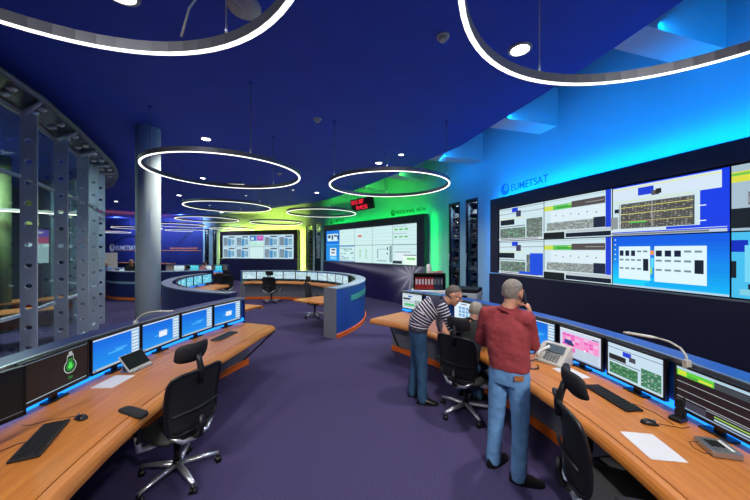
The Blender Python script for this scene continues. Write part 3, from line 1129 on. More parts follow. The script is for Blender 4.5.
lettering('wall_lettering', WALL1, .87, 3.52, 'EUMETSAT', .235, SIGNB, 'dark blue lettering with globe emblem on the blue-lit wall above the screens')
lettering('wall_lettering', WALL2, 5.55, 3.50, 'REGIONAL VIEW', .21, SIGNG, 'dark green two-word lettering above the right end of the green wall screens')
lettering('wall_lettering', WALL2, .75, 3.50, 'EUMETSAT', .21, SIGNG, 'faint green lettering above the left end of the green wall screens')
# far navy wall lettering at x = 113..200 px
r4, n4 = wall_frame(WALL4)


def s_on_wall4(x):
    k_ = (x - 375) / 303
    a_ = WALL4[0]
    return (k_ * a_.y - a_.x) / (r4.x - k_ * r4.y)


s_a, s_b = s_on_wall4(115.5), s_on_wall4(170)
lettering('wall_lettering', WALL4, s_a, 2.06, 'EUMETSAT', .52, SIGNW, 'silver lettering with globe emblem on the far navy wall left of the column')
lettering('wall_lettering', WALL4, s_b, 2.13, 'MONITORING WEATHER FROM SPACE', .16, SIGNO, 'small orange lettering on the far navy wall right of the column', False)
p0, p1 = WALL4[0] + r4 * s_on_wall4(114) + n4 * .01, WALL4[0] + r4 * s_on_wall4(201) + n4 * .01
o = obj('wall_stripe', MB().tube([(p0.x, p0.y, 2.02), (p1.x, p1.y, 2.02)], .02, 6), SIGNO)
tag(o, 'thin orange line under the lettering along the far navy wall', 'wall stripe')

# red number display
v2 = wall_frame(WALL2)
lc = empty('number_display', (-.52, 12.25, 3.92), math.atan2(v2[1].y, v2[1].x), 'black number display with two rows of red digits hanging before the green wall', 'clock')
TL = Matrix.Rotation(R(14), 4, 'Y')
case = MB().box((-.06, -.70, -.24), (.06, .70, .24), T=TL)
obj('casing', case, BLACK, lc, bevel=.01)
REDL = emat('red_digits', (255, 40, 62), 1.6)
for s, zz, yy in (('2015 287', .035, -.66), ('10:42:35', -.195, -.40)):
    text('digits', s, .23, REDL, lc, TL @ Matrix.Translation((.064, yy, zz)) @ UPRIGHT, .001, True)
obj('bracket', MB().cyl((0, .3, .15), (0, .3, CEIL - 3.925), .015, n=8).cyl((0, -.3, .15), (0, -.3, CEIL - 3.925), .015, n=8), GREYM, lc)

# ------------------------------------------------------------------ consoles


def console(name, label, c, rin, rdesk, rh0, rh1, a0, a1, h0=None, h1=None, cap=NAVYL, back=NAVYL, inner=BLUEP, outer_plinth=False, plinth_r=None, panel0=True, panel1=True, capw=0, cap_z=1.17, led=True, desk=None, strut=None, lip=.08, taper=None):
    """curved control console; people sit on the inner side of the arc"""
    root = empty(name, (c[0], c[1], 0), 0, label, 'control desk', 'curved control consoles')
    h0 = a0 if h0 is None else h0
    h1 = a1 if h1 is None else h1
    d0, d1_ = desk or (a0, a1)
    n = max(8, int(abs(a1 - a0) / 2))
    ZT = .74
    tp_ = (lambda a, r_: taper(a) if r_ < rin + lip + .01 else 0) if taper else None
    obj('desktop', MB().arc([(rin + lip, ZT - .04), (rdesk, ZT - .04), (rdesk, ZT), (rin + lip, ZT)], d0, d1_, n, rfun=tp_), WOOD, root)
    obj('front_edge', MB().arc([(rin + lip - .003, ZT - .085), (rin + lip - .003, ZT - .004), (rin + lip * .72, ZT - .002), (rin + lip * .45, ZT - .010), (rin + lip * .22, ZT - .026), (rin + lip * .06, ZT - .048), (rin, ZT - .072), (rin + lip * .1, ZT - .088)], d0, d1_, n, rfun=tp_), WOOD, root)
    md = d0 + 10 if desk else a0
    pr = plinth_r or (rdesk - .18)
    obj('modesty_panel', MB().arc([(pr, .1), (pr + .03, .1), (pr + .03, ZT - .04), (pr, ZT - .04)], md, a1, n), GREYP, root)
    obj('plinth', MB().arc([(pr - .02, 0), (pr + .05, 0), (pr + .05, .1), (pr - .02, .1)], md, a1, n), ORANGE, root)
    obj('hutch_panel', MB().arc([(rh0, .5), (rh0 + .025, .5), (rh0 + .025, cap_z - .03), (rh0, cap_z - .03)], h0, h1, n), inner, root)
    obj('hutch_back', MB().arc([(rh1 - .03, .1), (rh1, .1), (rh1, cap_z - .03), (rh1 - .03, cap_z - .03)], h0, h1, n), back, root)
    obj('hutch_cap', MB().arc([(rh0 - .01, cap_z - .03), (rh1 + .01 + capw, cap_z - .03), (rh1 + .01 + capw, cap_z), (rh0 - .01, cap_z)], h0, h1, n), cap, root)
    obj('tool_rail', MB().arc([(rh0 - .045, cap_z - .035), (rh0 - .01, cap_z - .035), (rh0 - .01, cap_z + .004), (rh0 - .045, cap_z + .004)], h0, h1, n), STEEL, root)
    if led:
        obj('light_strip', MB().arc([(rh0 - .03, ZT + .003), (rh0 - .003, ZT + .003), (rh0 - .003, ZT + .06), (rh0 - .012, ZT + .06)], h0, h1, n), LEDB, root)
    if outer_plinth:
        obj('outer_plinth', MB().arc([(rh1 - .1, 0), (rh1 + .03, 0), (rh1 + .03, .1), (rh1 - .1, .1)], h0, h1, n), ORANGE, root)
    else:
        obj('outer_plinth', MB().arc([(rh1 - .1, 0), (rh1 - .03, 0), (rh1 - .03, .1), (rh1 - .1, .1)], h0, h1, n), NAVYL, root)
    for flag, a, s in ((panel0, h0, -1), (panel1, h1, 1)):
        if flag:
            r0 = flag if isinstance(flag, float) else rh0 - .02
            dth = math.degrees(.035 / rh1) * s
            obj('end_panel', MB().arc([(r0, 0), (rh1 + .01, 0), (rh1 + .01, cap_z), (r0, cap_z)], a, a + dth, 1), back if flag is True else GREYP, root)
    if strut is not None:
        a = R(strut)
        p = Vector((math.cos(a), math.sin(a), 0))
        obj('support_leg', MB().tube([p * (rin + .12) + Vector((0, 0, ZT - .05)), p * (pr - .02) + Vector((0, 0, .12))], .014, 8), BLACK, root)
    return root


con_l = console('control_console', 'wooden curved console at the left, with the black chair pushed up to it', (4.15, 3.2), 6.05, 7.04, 7.06, 7.26, 160.5, 208, h0=159.6, cap=NAVYL, plinth_r=6.84, strut=161.5, lip=.11, taper=lambda a: .19 * max(0, min(1, (173 - a) / 12.5)) ** 1.6)
con_r = console('control_console', 'wooden curved console at the right, with three men and the desk telephone', (-3.9, 2.1), 5.5, 6.40, 6.42, 6.60, 44.3, -24, h0=45.3, cap=BLUEP, plinth_r=5.95, strut=42.6, taper=lambda a: -.20 * max(0, min(1, (a - 31) / 13)) ** 1.5)
con_m = console('control_console', 'half-round console below the green and lime display walls, with a blue end', (-4.5, 9.2), 3.35, 3.95, 3.95, 4.2, -31, 108, cap=PALECAP, back=BLUEP, inner=mat('console_inner_green', (96, 150, 130), .5), outer_plinth=True, plinth_r=3.55, panel0=3.85, led=False, desk=(-26, 106))
obj('desk_wing', MB().prism([(2.62 * math.cos(R(a)), 2.62 * math.sin(R(a))) for a in (-27, -22)] + [(3.6 * math.cos(R(a)), 3.6 * math.sin(R(a))) for a in (2, -28)], .70, .739), WOOD, con_m)
obj('back_stripe', MB().arc([(4.195, .78), (4.21, .78), (4.21, .92), (4.195, .92)], -22, 6, 14), mat('teal_stripe', (70, 170, 160), .4), con_m)
con_c = console('control_console', 'dark curved console directly behind the grey column and the left console', (-1.6, 11.1), 3.95, 4.83, 4.9, 5.08, 174, 254, cap=mat('grey_blue_cap', (96, 112, 140), .35), plinth_r=4.6, outer_plinth=False)
con_f = console('control_console', 'round dark console with an orange base beside the glass facade', (-9.7, 15.5), 2.0, 2.78, 2.8, 3.05, 182, 322, cap=PALECAP, outer_plinth=True)
obj('back_stripe', MB().arc([(3.045, .66), (3.06, .66), (3.06, .75), (3.045, .75)], 182, 322, 50), PALECAP, con_f)
con_b = console('control_console', 'low far console before the navy wall, with the person in pink', (-10.6, 14.6), 3.0, 3.75, 3.8, 3.95, 60, 118, cap=PALECAP, inner=LGREY)

# ------------------------------------------------------------------ monitors
CASEW, CASEH = .56, .355


def monitor(rects, label, group, c, a, r, z=.80, yaw=0, w=CASEW, h=CASEH, gain=1.0, tilt=0, step=.00003, stand_z=.74):
    """monitor on the inner side of a console arc, turned to the arc centre"""
    x, y = c[0] + r * math.cos(R(a)), c[1] + r * math.sin(R(a))
    o = empty('monitor', (x, y, stand_z), R(a + 180 + yaw), label, 'monitor', group)
    zc = z - stand_z + h / 2
    T = Matrix.Translation((0, 0, zc)) @ Matrix.Rotation(R(-tilt), 4, 'Y')
    cs = MB().box((-.035, -w / 2, -h / 2), (0, w / 2, h / 2), T=T)
    for a_, b_ in (((0, -w / 2, h / 2 - .016), (.006, w / 2, h / 2)), ((0, -w / 2, -h / 2), (.006, w / 2, -h / 2 + .024)), ((0, -w / 2, -h / 2), (.006, -w / 2 + .016, h / 2)), ((0, w / 2 - .016, -h / 2), (.006, w / 2, h / 2))):
        cs.box(a_, b_, T=T)
    case = obj('casing', cs, BLACK, o)
    s = screen('display', w - .032, h - .04, rects, o, .001, 0, .004, step, gain)
    s.matrix_local = T
    st = MB().box((-.055, -.03, .0), (-.03, .03, zc - .02))
    obj('neck', st, BLACK, o)
    obj('foot', MB().box((-.08, -.10, 0), (.012, .10, .014)), BLACK, o, bevel=.005)
    return o


LC, RC = (4.15, 3.2), (-3.9, 2.1)
GL = 'monitors along the left console'
m5 = monitor(c_desktop(True), 'blue-desktop monitor at the far right end of the left console', GL, LC, 163.3, 6.97, w=.62, h=.365)
m4 = monitor(c_desktop(), 'blue-desktop monitor second from the far end of the left console', GL, LC, 168.55, 6.97, w=.62, h=.365)
m3 = monitor(c_desktop(True), 'blue-desktop monitor in the middle of the left console, just behind the chair headrest', GL, LC, 173.8, 6.97, w=.62, h=.365)
m2 = monitor(c_desktop(), 'blue-desktop monitor behind the small tilted touch panel', GL, LC, 179.0, 6.97, w=.62, h=.365)
m1 = monitor(c_bulb(), 'black monitor showing a glowing green light bulb picture', GL, LC, 184.3, 6.97, w=.62, h=.365)
m0 = monitor(c_dark(), 'blank dark monitor at the left edge beside the bulb monitor', GL, LC, 191.0, 6.84, z=.87, yaw=-18, w=.6)
# the bulb picture
d = [c_ for c_ in m1.children if c_.name.startswith('display')][0]
bb = MB()
y0, z0 = .115, .02
def bulb_outline(k):
    pts = []
    for q in range(17):
        a = R(-250 + q * 320 / 16) if False else R(125 + q * 290 / 16)
        pts.append((k * .05 * math.cos(a), k * .05 * math.sin(a)))
    pts += [(k * .024, k * .085), (-k * .024, k * .085)]
    return pts


for kk, (k_, col) in enumerate(((1.25, (196, 206, 200)), (1.12, (28, 34, 30)), (.85, (34, 130, 44)), (.45, (84, 226, 90)))):
    bb.add([(.0012 + kk * .0004, y0 + a_, z0 + b_ - .01) for a_, b_ in bulb_outline(k_)], [tuple(range(19))], px(col))
bb.add([(.003, y0 - .022, z0 + .085), (.003, y0 + .022, z0 + .085), (.003, y0 + .016, z0 + .125), (.003, y0 - .016, z0 + .125)], [(0, 1, 2, 3)], px((170, 178, 174)))
bb.add([(.0022, y0 - .02, z0 - .125), (.0022, y0 + .02, z0 - .125), (.0022, y0 + .024, z0 - .1), (.0022, y0 - .024, z0 - .1)], [(0, 1, 2, 3)], px((30, 110, 40)))
bo = flatmesh('bulb_picture', bb, None, m1)
bo.matrix_local = Matrix.Translation((0, 0, .80 - .74 + .36 / 2))

GR = 'monitors along the right console'
for a, c_, lab in ((42.3, c_whitegreen(), 'monitor at the far left end of the right console, showing a green table'),
                   (36.4, c_desktop(), 'monitor hidden mostly by the man in the striped sweater'),
                   (30.0, c_iconwhite(), 'white monitor with rows of blue icons before the seated man'),
                   (23.6, c_desktop(), 'monitor behind the man in the red shirt'),
                   (17.3, c_desktop(), 'light blue desktop monitor right of the man in the red shirt'),
                   (11.8, c_pinkcal(), 'monitor with a pink planner behind the desk telephone'),
                   (6.3, c_netlist(), 'monitor with green lists behind the long black keyboard'),
                   (.55, c_schedule(), 'black schedule monitor with green bars at the right edge')):
    monitor(c_, lab, GR, RC, a, 6.32)
ORD = ['first', 'second', 'third', 'fourth', 'fifth', 'sixth', 'seventh', 'eighth', 'ninth', 'tenth', 'eleventh', 'twelfth']
for i in range(10):
    monitor(c_text(seed=i + 20), 'pale monitor on the half-round middle console, %s from its left end' % ORD[i], 'monitors on the half-round middle console', (-4.5, 9.2), 103 - 8.6 * i, 3.82)
for i in range(8):
    monitor(c_text((96, 200, 226), ((200, 240, 250), (60, 150, 190)), 40 + i), 'cyan monitor on the console behind the column, %s counting from the far end' % ORD[i], 'monitors on the console behind the column', (-1.6, 11.1), 176.5 + 7.2 * i, 4.72)
for i in range(6):
    monitor(c_text(seed=60 + i), 'monitor on the round console beside the glass facade, %s from its left end' % ORD[i], 'monitors on the round far console', (-9.7, 15.5), 200 + 18 * i, 2.66)
for i in range(4):
    monitor([(0, 0, 1, 1, (70, 200, 222)), (.1, .2, .8, .3, (150, 230, 240))] if i % 2 == 0 else c_text(seed=80 + i), 'monitor on the low far console, %s from the right' % ORD[i], 'monitors on the low far console', (-10.6, 14.6), 68 + 13 * i, 3.6)

# ------------------------------------------------------------------ office chairs (facing +X)


def pad(cx, cy, cz, nx, ny, fn, material, name, parent):
    """closed padded panel from fn(u,v,side) -> point; u,v in -1..1"""
    mb = MB()
    vs, fs = [], []
    for side in (0, 1):
        for i in range(nx + 1):
            for j in range(ny + 1):
                vs.append(fn(-1 + 2 * i / nx, -1 + 2 * j / ny, side))
    k = (nx + 1) * (ny + 1)
    ix = lambda i, j, s: s * k + i * (ny + 1) + j
    for i in range(nx):
        for j in range(ny):
            fs.append((ix(i, j, 0), ix(i + 1, j, 0), ix(i + 1, j + 1, 0), ix(i, j + 1, 0)))
            fs.append((ix(i, j, 1), ix(i, j + 1, 1), ix(i + 1, j + 1, 1), ix(i + 1, j, 1)))
    for i in range(nx):
        for j in (0, ny):
            fs.append((ix(i, j, 0), ix(i + 1, j, 0), ix(i + 1, j, 1), ix(i, j, 1)))
    for j in range(ny):
        for i in (0, nx):
            fs.append((ix(i, j, 0), ix(i, j + 1, 0), ix(i, j + 1, 1), ix(i, j, 1)))
    mb.add(vs, fs, material, True)
    return obj(name, mb, material, parent)


def squircle(u, v, p=5):
    """push a square grid point towards a rounded square"""
    m = max(abs(u), abs(v))
    if m < 1e-6:
        return 0, 0
    l = (abs(u) ** p + abs(v) ** p) ** (1 / p)
    return u * m / l, v * m / l


def office_chair(arm_z=.64, headrest=True):
    root = empty('office_chair', (0, 0, 0))

    def seat(u, v, s):
        a, b = squircle(u, v)
        e = max(abs(u), abs(v))
        drop = .03 * (a > 0) * a * a
        z = .485 - drop - .018 * e ** 6 if s else .43 + .012 * e ** 4 - drop
        return (.04 + .25 * a, .25 * b, z)
    pad(0, 0, 0, 12, 12, seat, FOAM, 'seat', root)

    def backf(u, v, s):          # u across, v up
        a, b = squircle(u, v, 7)
        t = (b + 1) / 2
        wd = .258 - .02 * (1 - t)
        z = .50 + .52 * t
        x = -.235 - .06 * t + .045 * math.sin(t * PI) * .6 + .05 * a * a
        e = max(abs(u), abs(v))
        return (x + (.012 if s else -.014) * (1 - .5 * e ** 8), wd * a, z)
    b = pad(0, 0, 0, 14, 14, backf, BLACKM, 'backrest', root)
    rim = []
    for k in range(40):
        th = 2 * PI * k / 40
        u, v = math.cos(th), math.sin(th)
        m = max(abs(u), abs(v))
        p = backf(u / m, v / m, 0)
        rim.append((p[0] - .003, p[1], p[2]))
    obj('back_frame', MB().tube(rim, .014, 8, None, True), BLACK, root)
    # lumbar pad and Y-shaped carrier behind the back
    lum = MB().tube([(-.250, -.22, .69), (-.268, -.1, .685), (-.274, 0, .68), (-.268, .1, .685), (-.250, .22, .69)], [.008, .012, .014, .012, .008], 10)
    obj('lumbar_pad', lum, FOAM, root)
    car = MB().tube([(-.08, 0, .41), (-.2, 0, .415), (-.285, 0, .45), (-.30, 0, .52), (-.295, 0, .62)], [.026, .03, .028, .024, .018], 10)
    obj('back_carrier', car, BLACK, root)
    mech = MB().tube([(-.20, -.2, .50), (-.23, -.12, .43), (-.21, 0, .40), (-.23, .12, .43), (-.20, .2, .50)], [.013, .018, .024, .018, .013], 10)
    obj('support_bow', mech, CHROME, root)
    obj('tilt_box', MB().box((-.14, -.09, .36), (.14, .09, .43)), BLACK, root, bevel=.015)
    if headrest:
        obj('headrest_post', MB().tube([(-.292, 0, .92), (-.30, 0, 1.02), (-.275, 0, 1.10), (-.26, 0, 1.15)], [.03, .028, .024, .024], 8), BLACK, root)

        def hd(u, v, s):
            a, b = squircle(u, v, 4)
            e = max(abs(u), abs(v))
            x = -.262 + .075 * a * a + .02 * b * b - (.02 * b)
            return (x + (.04 if s else -.012) * (1 - .75 * e ** 5), .155 * a, 1.165 + .085 * b)
        pad(0, 0, 0, 12, 10, hd, FOAM, 'headrest', root)
    for s in (-1, 1):
        arm = MB()

        def armf(u, v, q, s=s):
            a, b = squircle(u, v, 4)
            e = max(abs(u), abs(v))
            return (.05 + .145 * a, s * .335 + .048 * b, (arm_z if q else arm_z - .03) + (-.006 if q else .004) * e ** 6)
        ap = pad(0, 0, 0, 10, 6, armf, FOAM, 'armrest', root)
        sp = MB().tube([(.0, s * .10, .40), (0, s * .24, .405), (0, s * .325, .43), (-.01, s * .345, .56)], [.02, .022, .024, .022], 10)
        obj('arm_bracket', sp, CHROME, ap)
        obj('arm_post', MB().box((-.035, s * .335 - .014, .50), (.025, s * .335 + .022, arm_z - .028)), BLACK, ap, bevel=.008)
    obj('gas_column', MB().cyl((0, 0, .10), (0, 0, .36), .024, .03, 14), BLACK, root)
    obj('hub', MB().cyl((0, 0, .075), (0, 0, .15), .05, .036, 16), BLACK, root)
    wheel = MB()
    for s in (-1, 1):
        wheel.cyl((-.0, s * .008, .028), (0, s * .026, .028), .028, n=14)
    wm = wheel.mesh('caster', BLACK)
    cov = MB().tube([(0, 0, .085), (-.005, 0, .06), (-.012, 0, .045)], [.010, .02, .016], 8)
    cov.cyl((0, -.024, .03), (0, .024, .03), .010, n=8)
    wm2 = cov.mesh('fork', BLACK)
    legm = MB().tube([(.03, 0, .115), (.19, 0, .108), (.335, 0, .09)], [.03, .026, .018], 10, flat=.75).mesh('base_leg', CHROME)
    for k in range(5):
        l = obj('base_leg', legm, CHROME, root)
        l.rotation_euler = (0, 0, R(72 * k + 20))
        for m_, nm in ((wm, 'caster'), (wm2, 'fork')):
            c = obj(nm, m_, BLACK, l)
            c.location = (.33, 0, 0)
            c.rotation_euler = (0, 0, R(40 + 50 * k))
    return root


GC = 'black office chairs with headrests'
ch_l = office_chair(.757)
ch_l.location = (-1.80, 2.76, 0); ch_l.rotation_euler.z = math.atan2(.36, -.93)
tag(ch_l, 'black mesh office chair with headrest at the left console', 'office chair', GC)
ch_r = office_chair(.64)
ch_r.location = (1.56, 2.02, 0); ch_r.rotation_euler.z = math.atan2(-.28, .96)
tag(ch_r, 'black office chair tucked under the right console, cut by the bottom edge', 'office chair', GC)
ch_m = copy_tree(ch_r)
ch_m.location = (1.15, 3.84, 0); ch_m.rotation_euler.z = math.atan2(.70, .71)
tag(ch_m, 'black office chair with the grey-haired man sitting on it', 'office chair', GC)
for (x, y, dx, dy, lab) in ((-4.05, 11.85, .1, 1, 'small far office chair alone before the half-round middle console'),
                            (-1.85, 9.3, .95, -.1, 'office chair at the wood wing inside the half-round middle console'),
                            (-6.2, 12.5, -.75, .65, 'far office chair seen from behind right of the cyan monitors'),
                            (-9.75, 16.1, .35, .9, 'far office chair beside the person in pink')):
    c = copy_tree(ch_r)
    c.location = (x, y, 0); c.rotation_euler.z = math.atan2(dy, dx)
    tag(c, lab, 'office chair', GC)

# ------------------------------------------------------------------ things on the consoles
ZT = .741


def keyboard(loc, rz, label, body, keys, cable=None):
    o = empty('keyboard', loc, rz, label, 'keyboard')
    obj('body', MB().box((-.235, -.075, 0), (.235, .075, .018)), body, o, bevel=.006)
    kb = MB()
    for row in range(6):
        y = .052 - row * .021
        x = -.222
        while x < .21:
            wdt = .017
            if row == 5 and -.10 < x < -.02:
                wdt = .10
            if abs(x - .075) < .008 or abs(x - .135) < .008:
                x += .01
            kb.add([(x, y - .0085, .018), (x + wdt, y - .0085, .018), (x + wdt, y + .0085, .018), (x, y + .0085, .018),
                    (x + .002, y - .0065, .025), (x + wdt - .002, y - .0065, .025), (x + wdt - .002, y + .0065, .025), (x + .002, y + .0065, .025)],
                   [(4, 5, 6, 7), (0, 1, 5, 4), (1, 2, 6, 5), (2, 3, 7, 6), (3, 0, 4, 7)])
            x += wdt + .003
    k = obj('keys', kb, keys, o)
    k['kind'] = 'stuff'
    if cable:
        obj('cable', MB().tube(cable, .0025, 6), BLACK, o)
    return o


keyboard((-2.31, 2.10, ZT), math.atan2(.41, -.22), 'black keyboard with a cable on the left console near the bottom-left corner', BLACK, KEYM,
         [(.0, .07, .01), (.02, .12, .003), (-.06, .2, .003), (-.1, .26, .003), (-.05, .34, .003), (-.16, .44, .003)])
keyboard((-2.29, 4.62, ZT), math.atan2(.55, .07), 'dark grey keyboard at the far end of the left console', mat('dark_grey_plastic', (58, 60, 68), .5), KEYM)
keyboard((2.105, 2.70, ZT), math.atan2(-.485, .02), 'long black keyboard on the right console', BLACK, KEYM,
         [(.1, .07, .01), (.14, .12, .003), (.25, .15, .003), (.42, .13, .003)])


def mouse(loc, rz, label, cable):
    o = empty('computer_mouse', loc, rz, label, 'mouse')
    mb = MB()
    rs = []
    for i in range(9):
        t = -1 + 2 * i / 8
        wd = .031 * math.sqrt(max(.02, 1 - (t * .98) ** 4)); hh = .036 * (1 - .75 * (t + .25) ** 2 * .8) * math.sqrt(max(.05, 1 - t ** 6))
        rs.append([(t * .058, wd * math.cos(PI * k / 8), max(.001, hh * math.sin(PI * k / 8) ** .8 if 0 < k < 8 else .001)) for k in range(9)])
    mb.rings(rs, None, True)
    obj('shell', mb, BLACK, o)
    obj('scroll_wheel', MB().cyl((.03, -.004, .03), (.03, .004, .03), .008, n=10), GREYM, o)
    obj('cable', MB().tube(cable, .0022, 6), BLACK, o)


mouse((-2.30, 2.37, ZT), math.atan2(.2, -.5) + PI * 0, 'black mouse beside the keyboard on the left console', [(.055, 0, .01), (.10, .02, .003), (.2, .12, .003), (.24, .2, .003), (.3, .22, .003)])
mouse((2.085, 2.30, ZT), math.atan2(-.1, .3), 'black mouse beside the long keyboard on the right console', [(.055, 0, .01), (.1, .01, .003), (.2, .0, .003), (.26, .04, .003)])


def sheet(loc, rz, label, w=.21, h=.297, lines=0):
    o = empty('paper_sheet', loc, rz, label, 'paper')
    rs = []
    vs, fs = [], []
    for i in range(5):
        for j in range(7):
            vs.append((-w / 2 + w * i / 4, -h / 2 + h * j / 6, .0012 + .0015 * math.sin(i * 1.3) * math.cos(j)))
    for i in range(4):
        for j in range(6):
            fs.append((i * 7 + j, (i + 1) * 7 + j, (i + 1) * 7 + j + 1, i * 7 + j + 1))
    mb = MB().add(vs, fs, None, True)
    mb.add([(x, y, z - .0024) for x, y, z in vs], fs, None, True)
    obj('sheet', mb, PAPER, o)
    if lines:
        pr = MB()
        for i in range(lines):
            pr.box((-w * .4, h * (.32 - .12 * i), .0026), (w * RND.uniform(.1, .4), h * (.335 - .12 * i), .003))
        obj('print', pr, mat('faint_ink', (196, 198, 206), .9), o)
    return o


sheet((-2.62, 3.04, ZT), .03, 'white paper sheet beside the tilted touch panel on the left console')
sheet((1.862, 2.04, ZT), R(-8), 'white paper sheet at the front edge of the right console')
sheet((2.10, 3.25, ZT), R(10), 'white paper sheet behind the chair headrest, beside the telephone')

# small touch panel on a stand
tp = empty('touch_panel', (-2.60, 3.37, ZT), R(-4), 'small tilted touch panel with dark screen and silver stand on the left console', 'touch panel')
T = Matrix.Translation((.0, 0, .012)) @ Matrix.Rotation(R(-38), 4, 'Y')
obj('stand', MB().box((-.13, -.13, 0), (.03, .13, .012)).prism([(-.13, -.1), (-.12, -.1), (-.12, .1), (-.13, .1)], .0, .1), STEEL, tp)
obj('casing', MB().box((-.012, -.145, 0), (.004, .145, .205), T=T), LGREY, tp, bevel=.004)
obj('screen', MB().box((.004, -.138, .028), (.0065, .138, .2), T=T), mat('dark_green_glass', (12, 22, 19), .45, spec=.15), tp)

# goose-neck lamps


def desk_lamp(pts, head0, head1, label):
    o = empty('console_lamp', pts[0], 0, label, 'lamp')
    b = Vector(pts[0])
    L = lambda p: Vector(p) - b
    obj('clamp', MB().box((-.02, -.02, -.03), (.02, .02, .035)), LGREY, o, bevel=.004)
    obj('goose_neck', MB().tube([L(p) for p in pts], .0085, 8), LGREY, o)
    h = MB().tube([L(head0), L(Vector(head0).lerp(Vector(head1), .15)), L(Vector(head0).lerp(Vector(head1), .9)), L(head1)], [.012, .024, .024, .015], 10, flat=.5)
    obj('lamp_head', h, LGREY, o)


desk_lamp([(2.43, 2.36, 1.17), (2.435, 2.37, 1.23), (2.43, 2.41, 1.28), (2.41, 2.48, 1.31), (2.39, 2.58, 1.315)], (2.39, 2.57, 1.315), (2.30, 2.80, 1.30), 'grey goose-neck lamp clamped to the right console')
desk_lamp([(-2.90, 3.67, 1.17), (-2.89, 3.68, 1.22), (-2.84, 3.69, 1.27), (-2.76, 3.70, 1.30), (-2.68, 3.71, 1.31)], (-2.69, 3.71, 1.31), (-2.50, 3.75, 1.305), 'white goose-neck lamp clamped to the left console')

# handset in its cradle
hs = empty('handset_cradle', (2.345, 2.345, ZT), R(200), 'black telephone handset standing in a cradle on the right console', 'handset')
obj('cradle', MB().box((-.05, -.04, 0), (.05, .04, .03)).box((-.05, -.035, .03), (-.02, .035, .08)), BLACK, hs, bevel=.008)
T = Matrix.Translation((-.015, 0, .025)) @ Matrix.Rotation(R(-14), 4, 'Y')
obj('handset', MB().box((-.015, -.024, 0), (.013, .022, .135), T=T), BLACK, hs, bevel=.008)
obj('antenna', MB().cyl(T @ Vector((-.005, .012, .13)), T @ Vector((-.005, .012, .17)), .006, n=8), BLACK, hs)

# grey switch box
SB = .85
gb = empty('switch_box', (2.245, 1.985, ZT), R(-16), 'grey metal switch box with dark buttons on the right console', 'box')
gb.scale = (SB, SB, SB)
obj('case', MB().prism([(-.09, -.1), (.09, -.1), (.09, .1), (-.09, .1)], .004, .05), STEEL, gb, bevel=.006)
btn = MB()
for i in range(3):
    for j in range(4):
        btn.box((-.055 + .03 * i, -.03 + .022 * j, .05), (-.033 + .03 * i, -.014 + .022 * j, .056))
obj('buttons', btn, BLACK, gb)
obj('label_strip', MB().box((.04, -.07, .05), (.06, .07, .052)), WHITE, gb)
obj('cable', MB().tube([(-.09, .05, .03), (-.13, .08, .004), (-.15, .0, .003), (-.12, -.06, .003), (-.09, -.08, .02)], .0025, 6), BLACK, gb)

# desk telephone
tl = empty('desk_telephone', (2.09, 3.55, ZT), math.atan2(-.49, -.87), 'large grey desk telephone with a sloping screen and black cord', 'telephone')
w_ = .155
body = MB().add([(.12, -w_, 0), (.12, w_, 0), (-.14, w_, 0), (-.14, -w_, 0), (.12, -w_, .03), (.12, w_, .03), (-.07, w_, .205), (-.07, -w_, .205), (-.14, w_, .205), (-.14, -w_, .205)],
                [(0, 3, 2, 1), (4, 5, 6, 7), (7, 6, 8, 9), (0, 1, 5, 4), (2, 3, 9, 8), (1, 2, 8, 6, 5), (3, 0, 4, 7, 9)])
obj('body', body, LGREY, tl, bevel=.008)
sl = Matrix.Translation((.12, 0, .03)) @ Matrix.Rotation(math.atan2(.19, .175) - PI / 2, 4, 'Y')
# local after sl: Z runs up the slope, +X is the outward normal
obj('display', MB().box((0, -.09, .135), (.004, .125, .235), T=sl), mat('grey_lcd', (84, 100, 112), .2), tl)
obj('tray', MB().box((0, -.145, .015), (.012, -.10, .235), T=sl), LGREY, tl, bevel=.004)
kp = MB()
for i in range(4):
    for j in range(5):
        kp.box((0, -.06 + .034 * j, .02 + .026 * i), (.008, -.036 + .034 * j, .038 + .026 * i), T=sl)
obj('keypad', kp, mat('key_grey', (120, 126, 128), .5), tl)
hd = MB().tube([sl @ Vector((.03, -.125, .03)), sl @ Vector((.045, -.11, .06)), sl @ Vector((.05, -.06, .13)), sl @ Vector((.035, -.03, .18))], [.02, .013, .013, .018], 10)
obj('receiver', hd, WHITE, tl)
cord = [(.12, -.12, .02), (.22, -.15, .006), (.33, -.13, .006), (.42, -.05, .006), (.41, .02, .006), (.33, .03, .006), (.26, -.03, .006)]
cc = []
for i in range(60):
    t = i / 59 * (len(cord) - 1)
    k = min(int(t), len(cord) - 2)
    p = Vector(cord[k]).lerp(Vector(cord[k + 1]), t - k)
    cc.append(p + Vector((math.cos(i * 1.6) * .005, math.sin(i * 1.6) * .005, math.cos(i * 1.6 + 1) * .004 + .004)))
obj('coiled_cord', MB().tube(cc, .006, 6), BLACK, tl)

tb = empty('tablet', (1.98, 3.93, ZT), math.atan2(-.4, -.9), 'small tablet with a blue lit screen beside the man in red', 'tablet')
T = Matrix.Translation((.03, 0, .004)) @ Matrix.Rotation(R(-60), 4, 'Y')
obj('casing', MB().box((-.008, -.1, 0), (0, .1, .14), T=T).box((-.06, -.06, -.004), (-.05, .06, .04)), BLACK, tb)
obj('display', MB().box((0, -.09, .01), (.002, .09, .13), T=T), px((60, 130, 210)), tb)

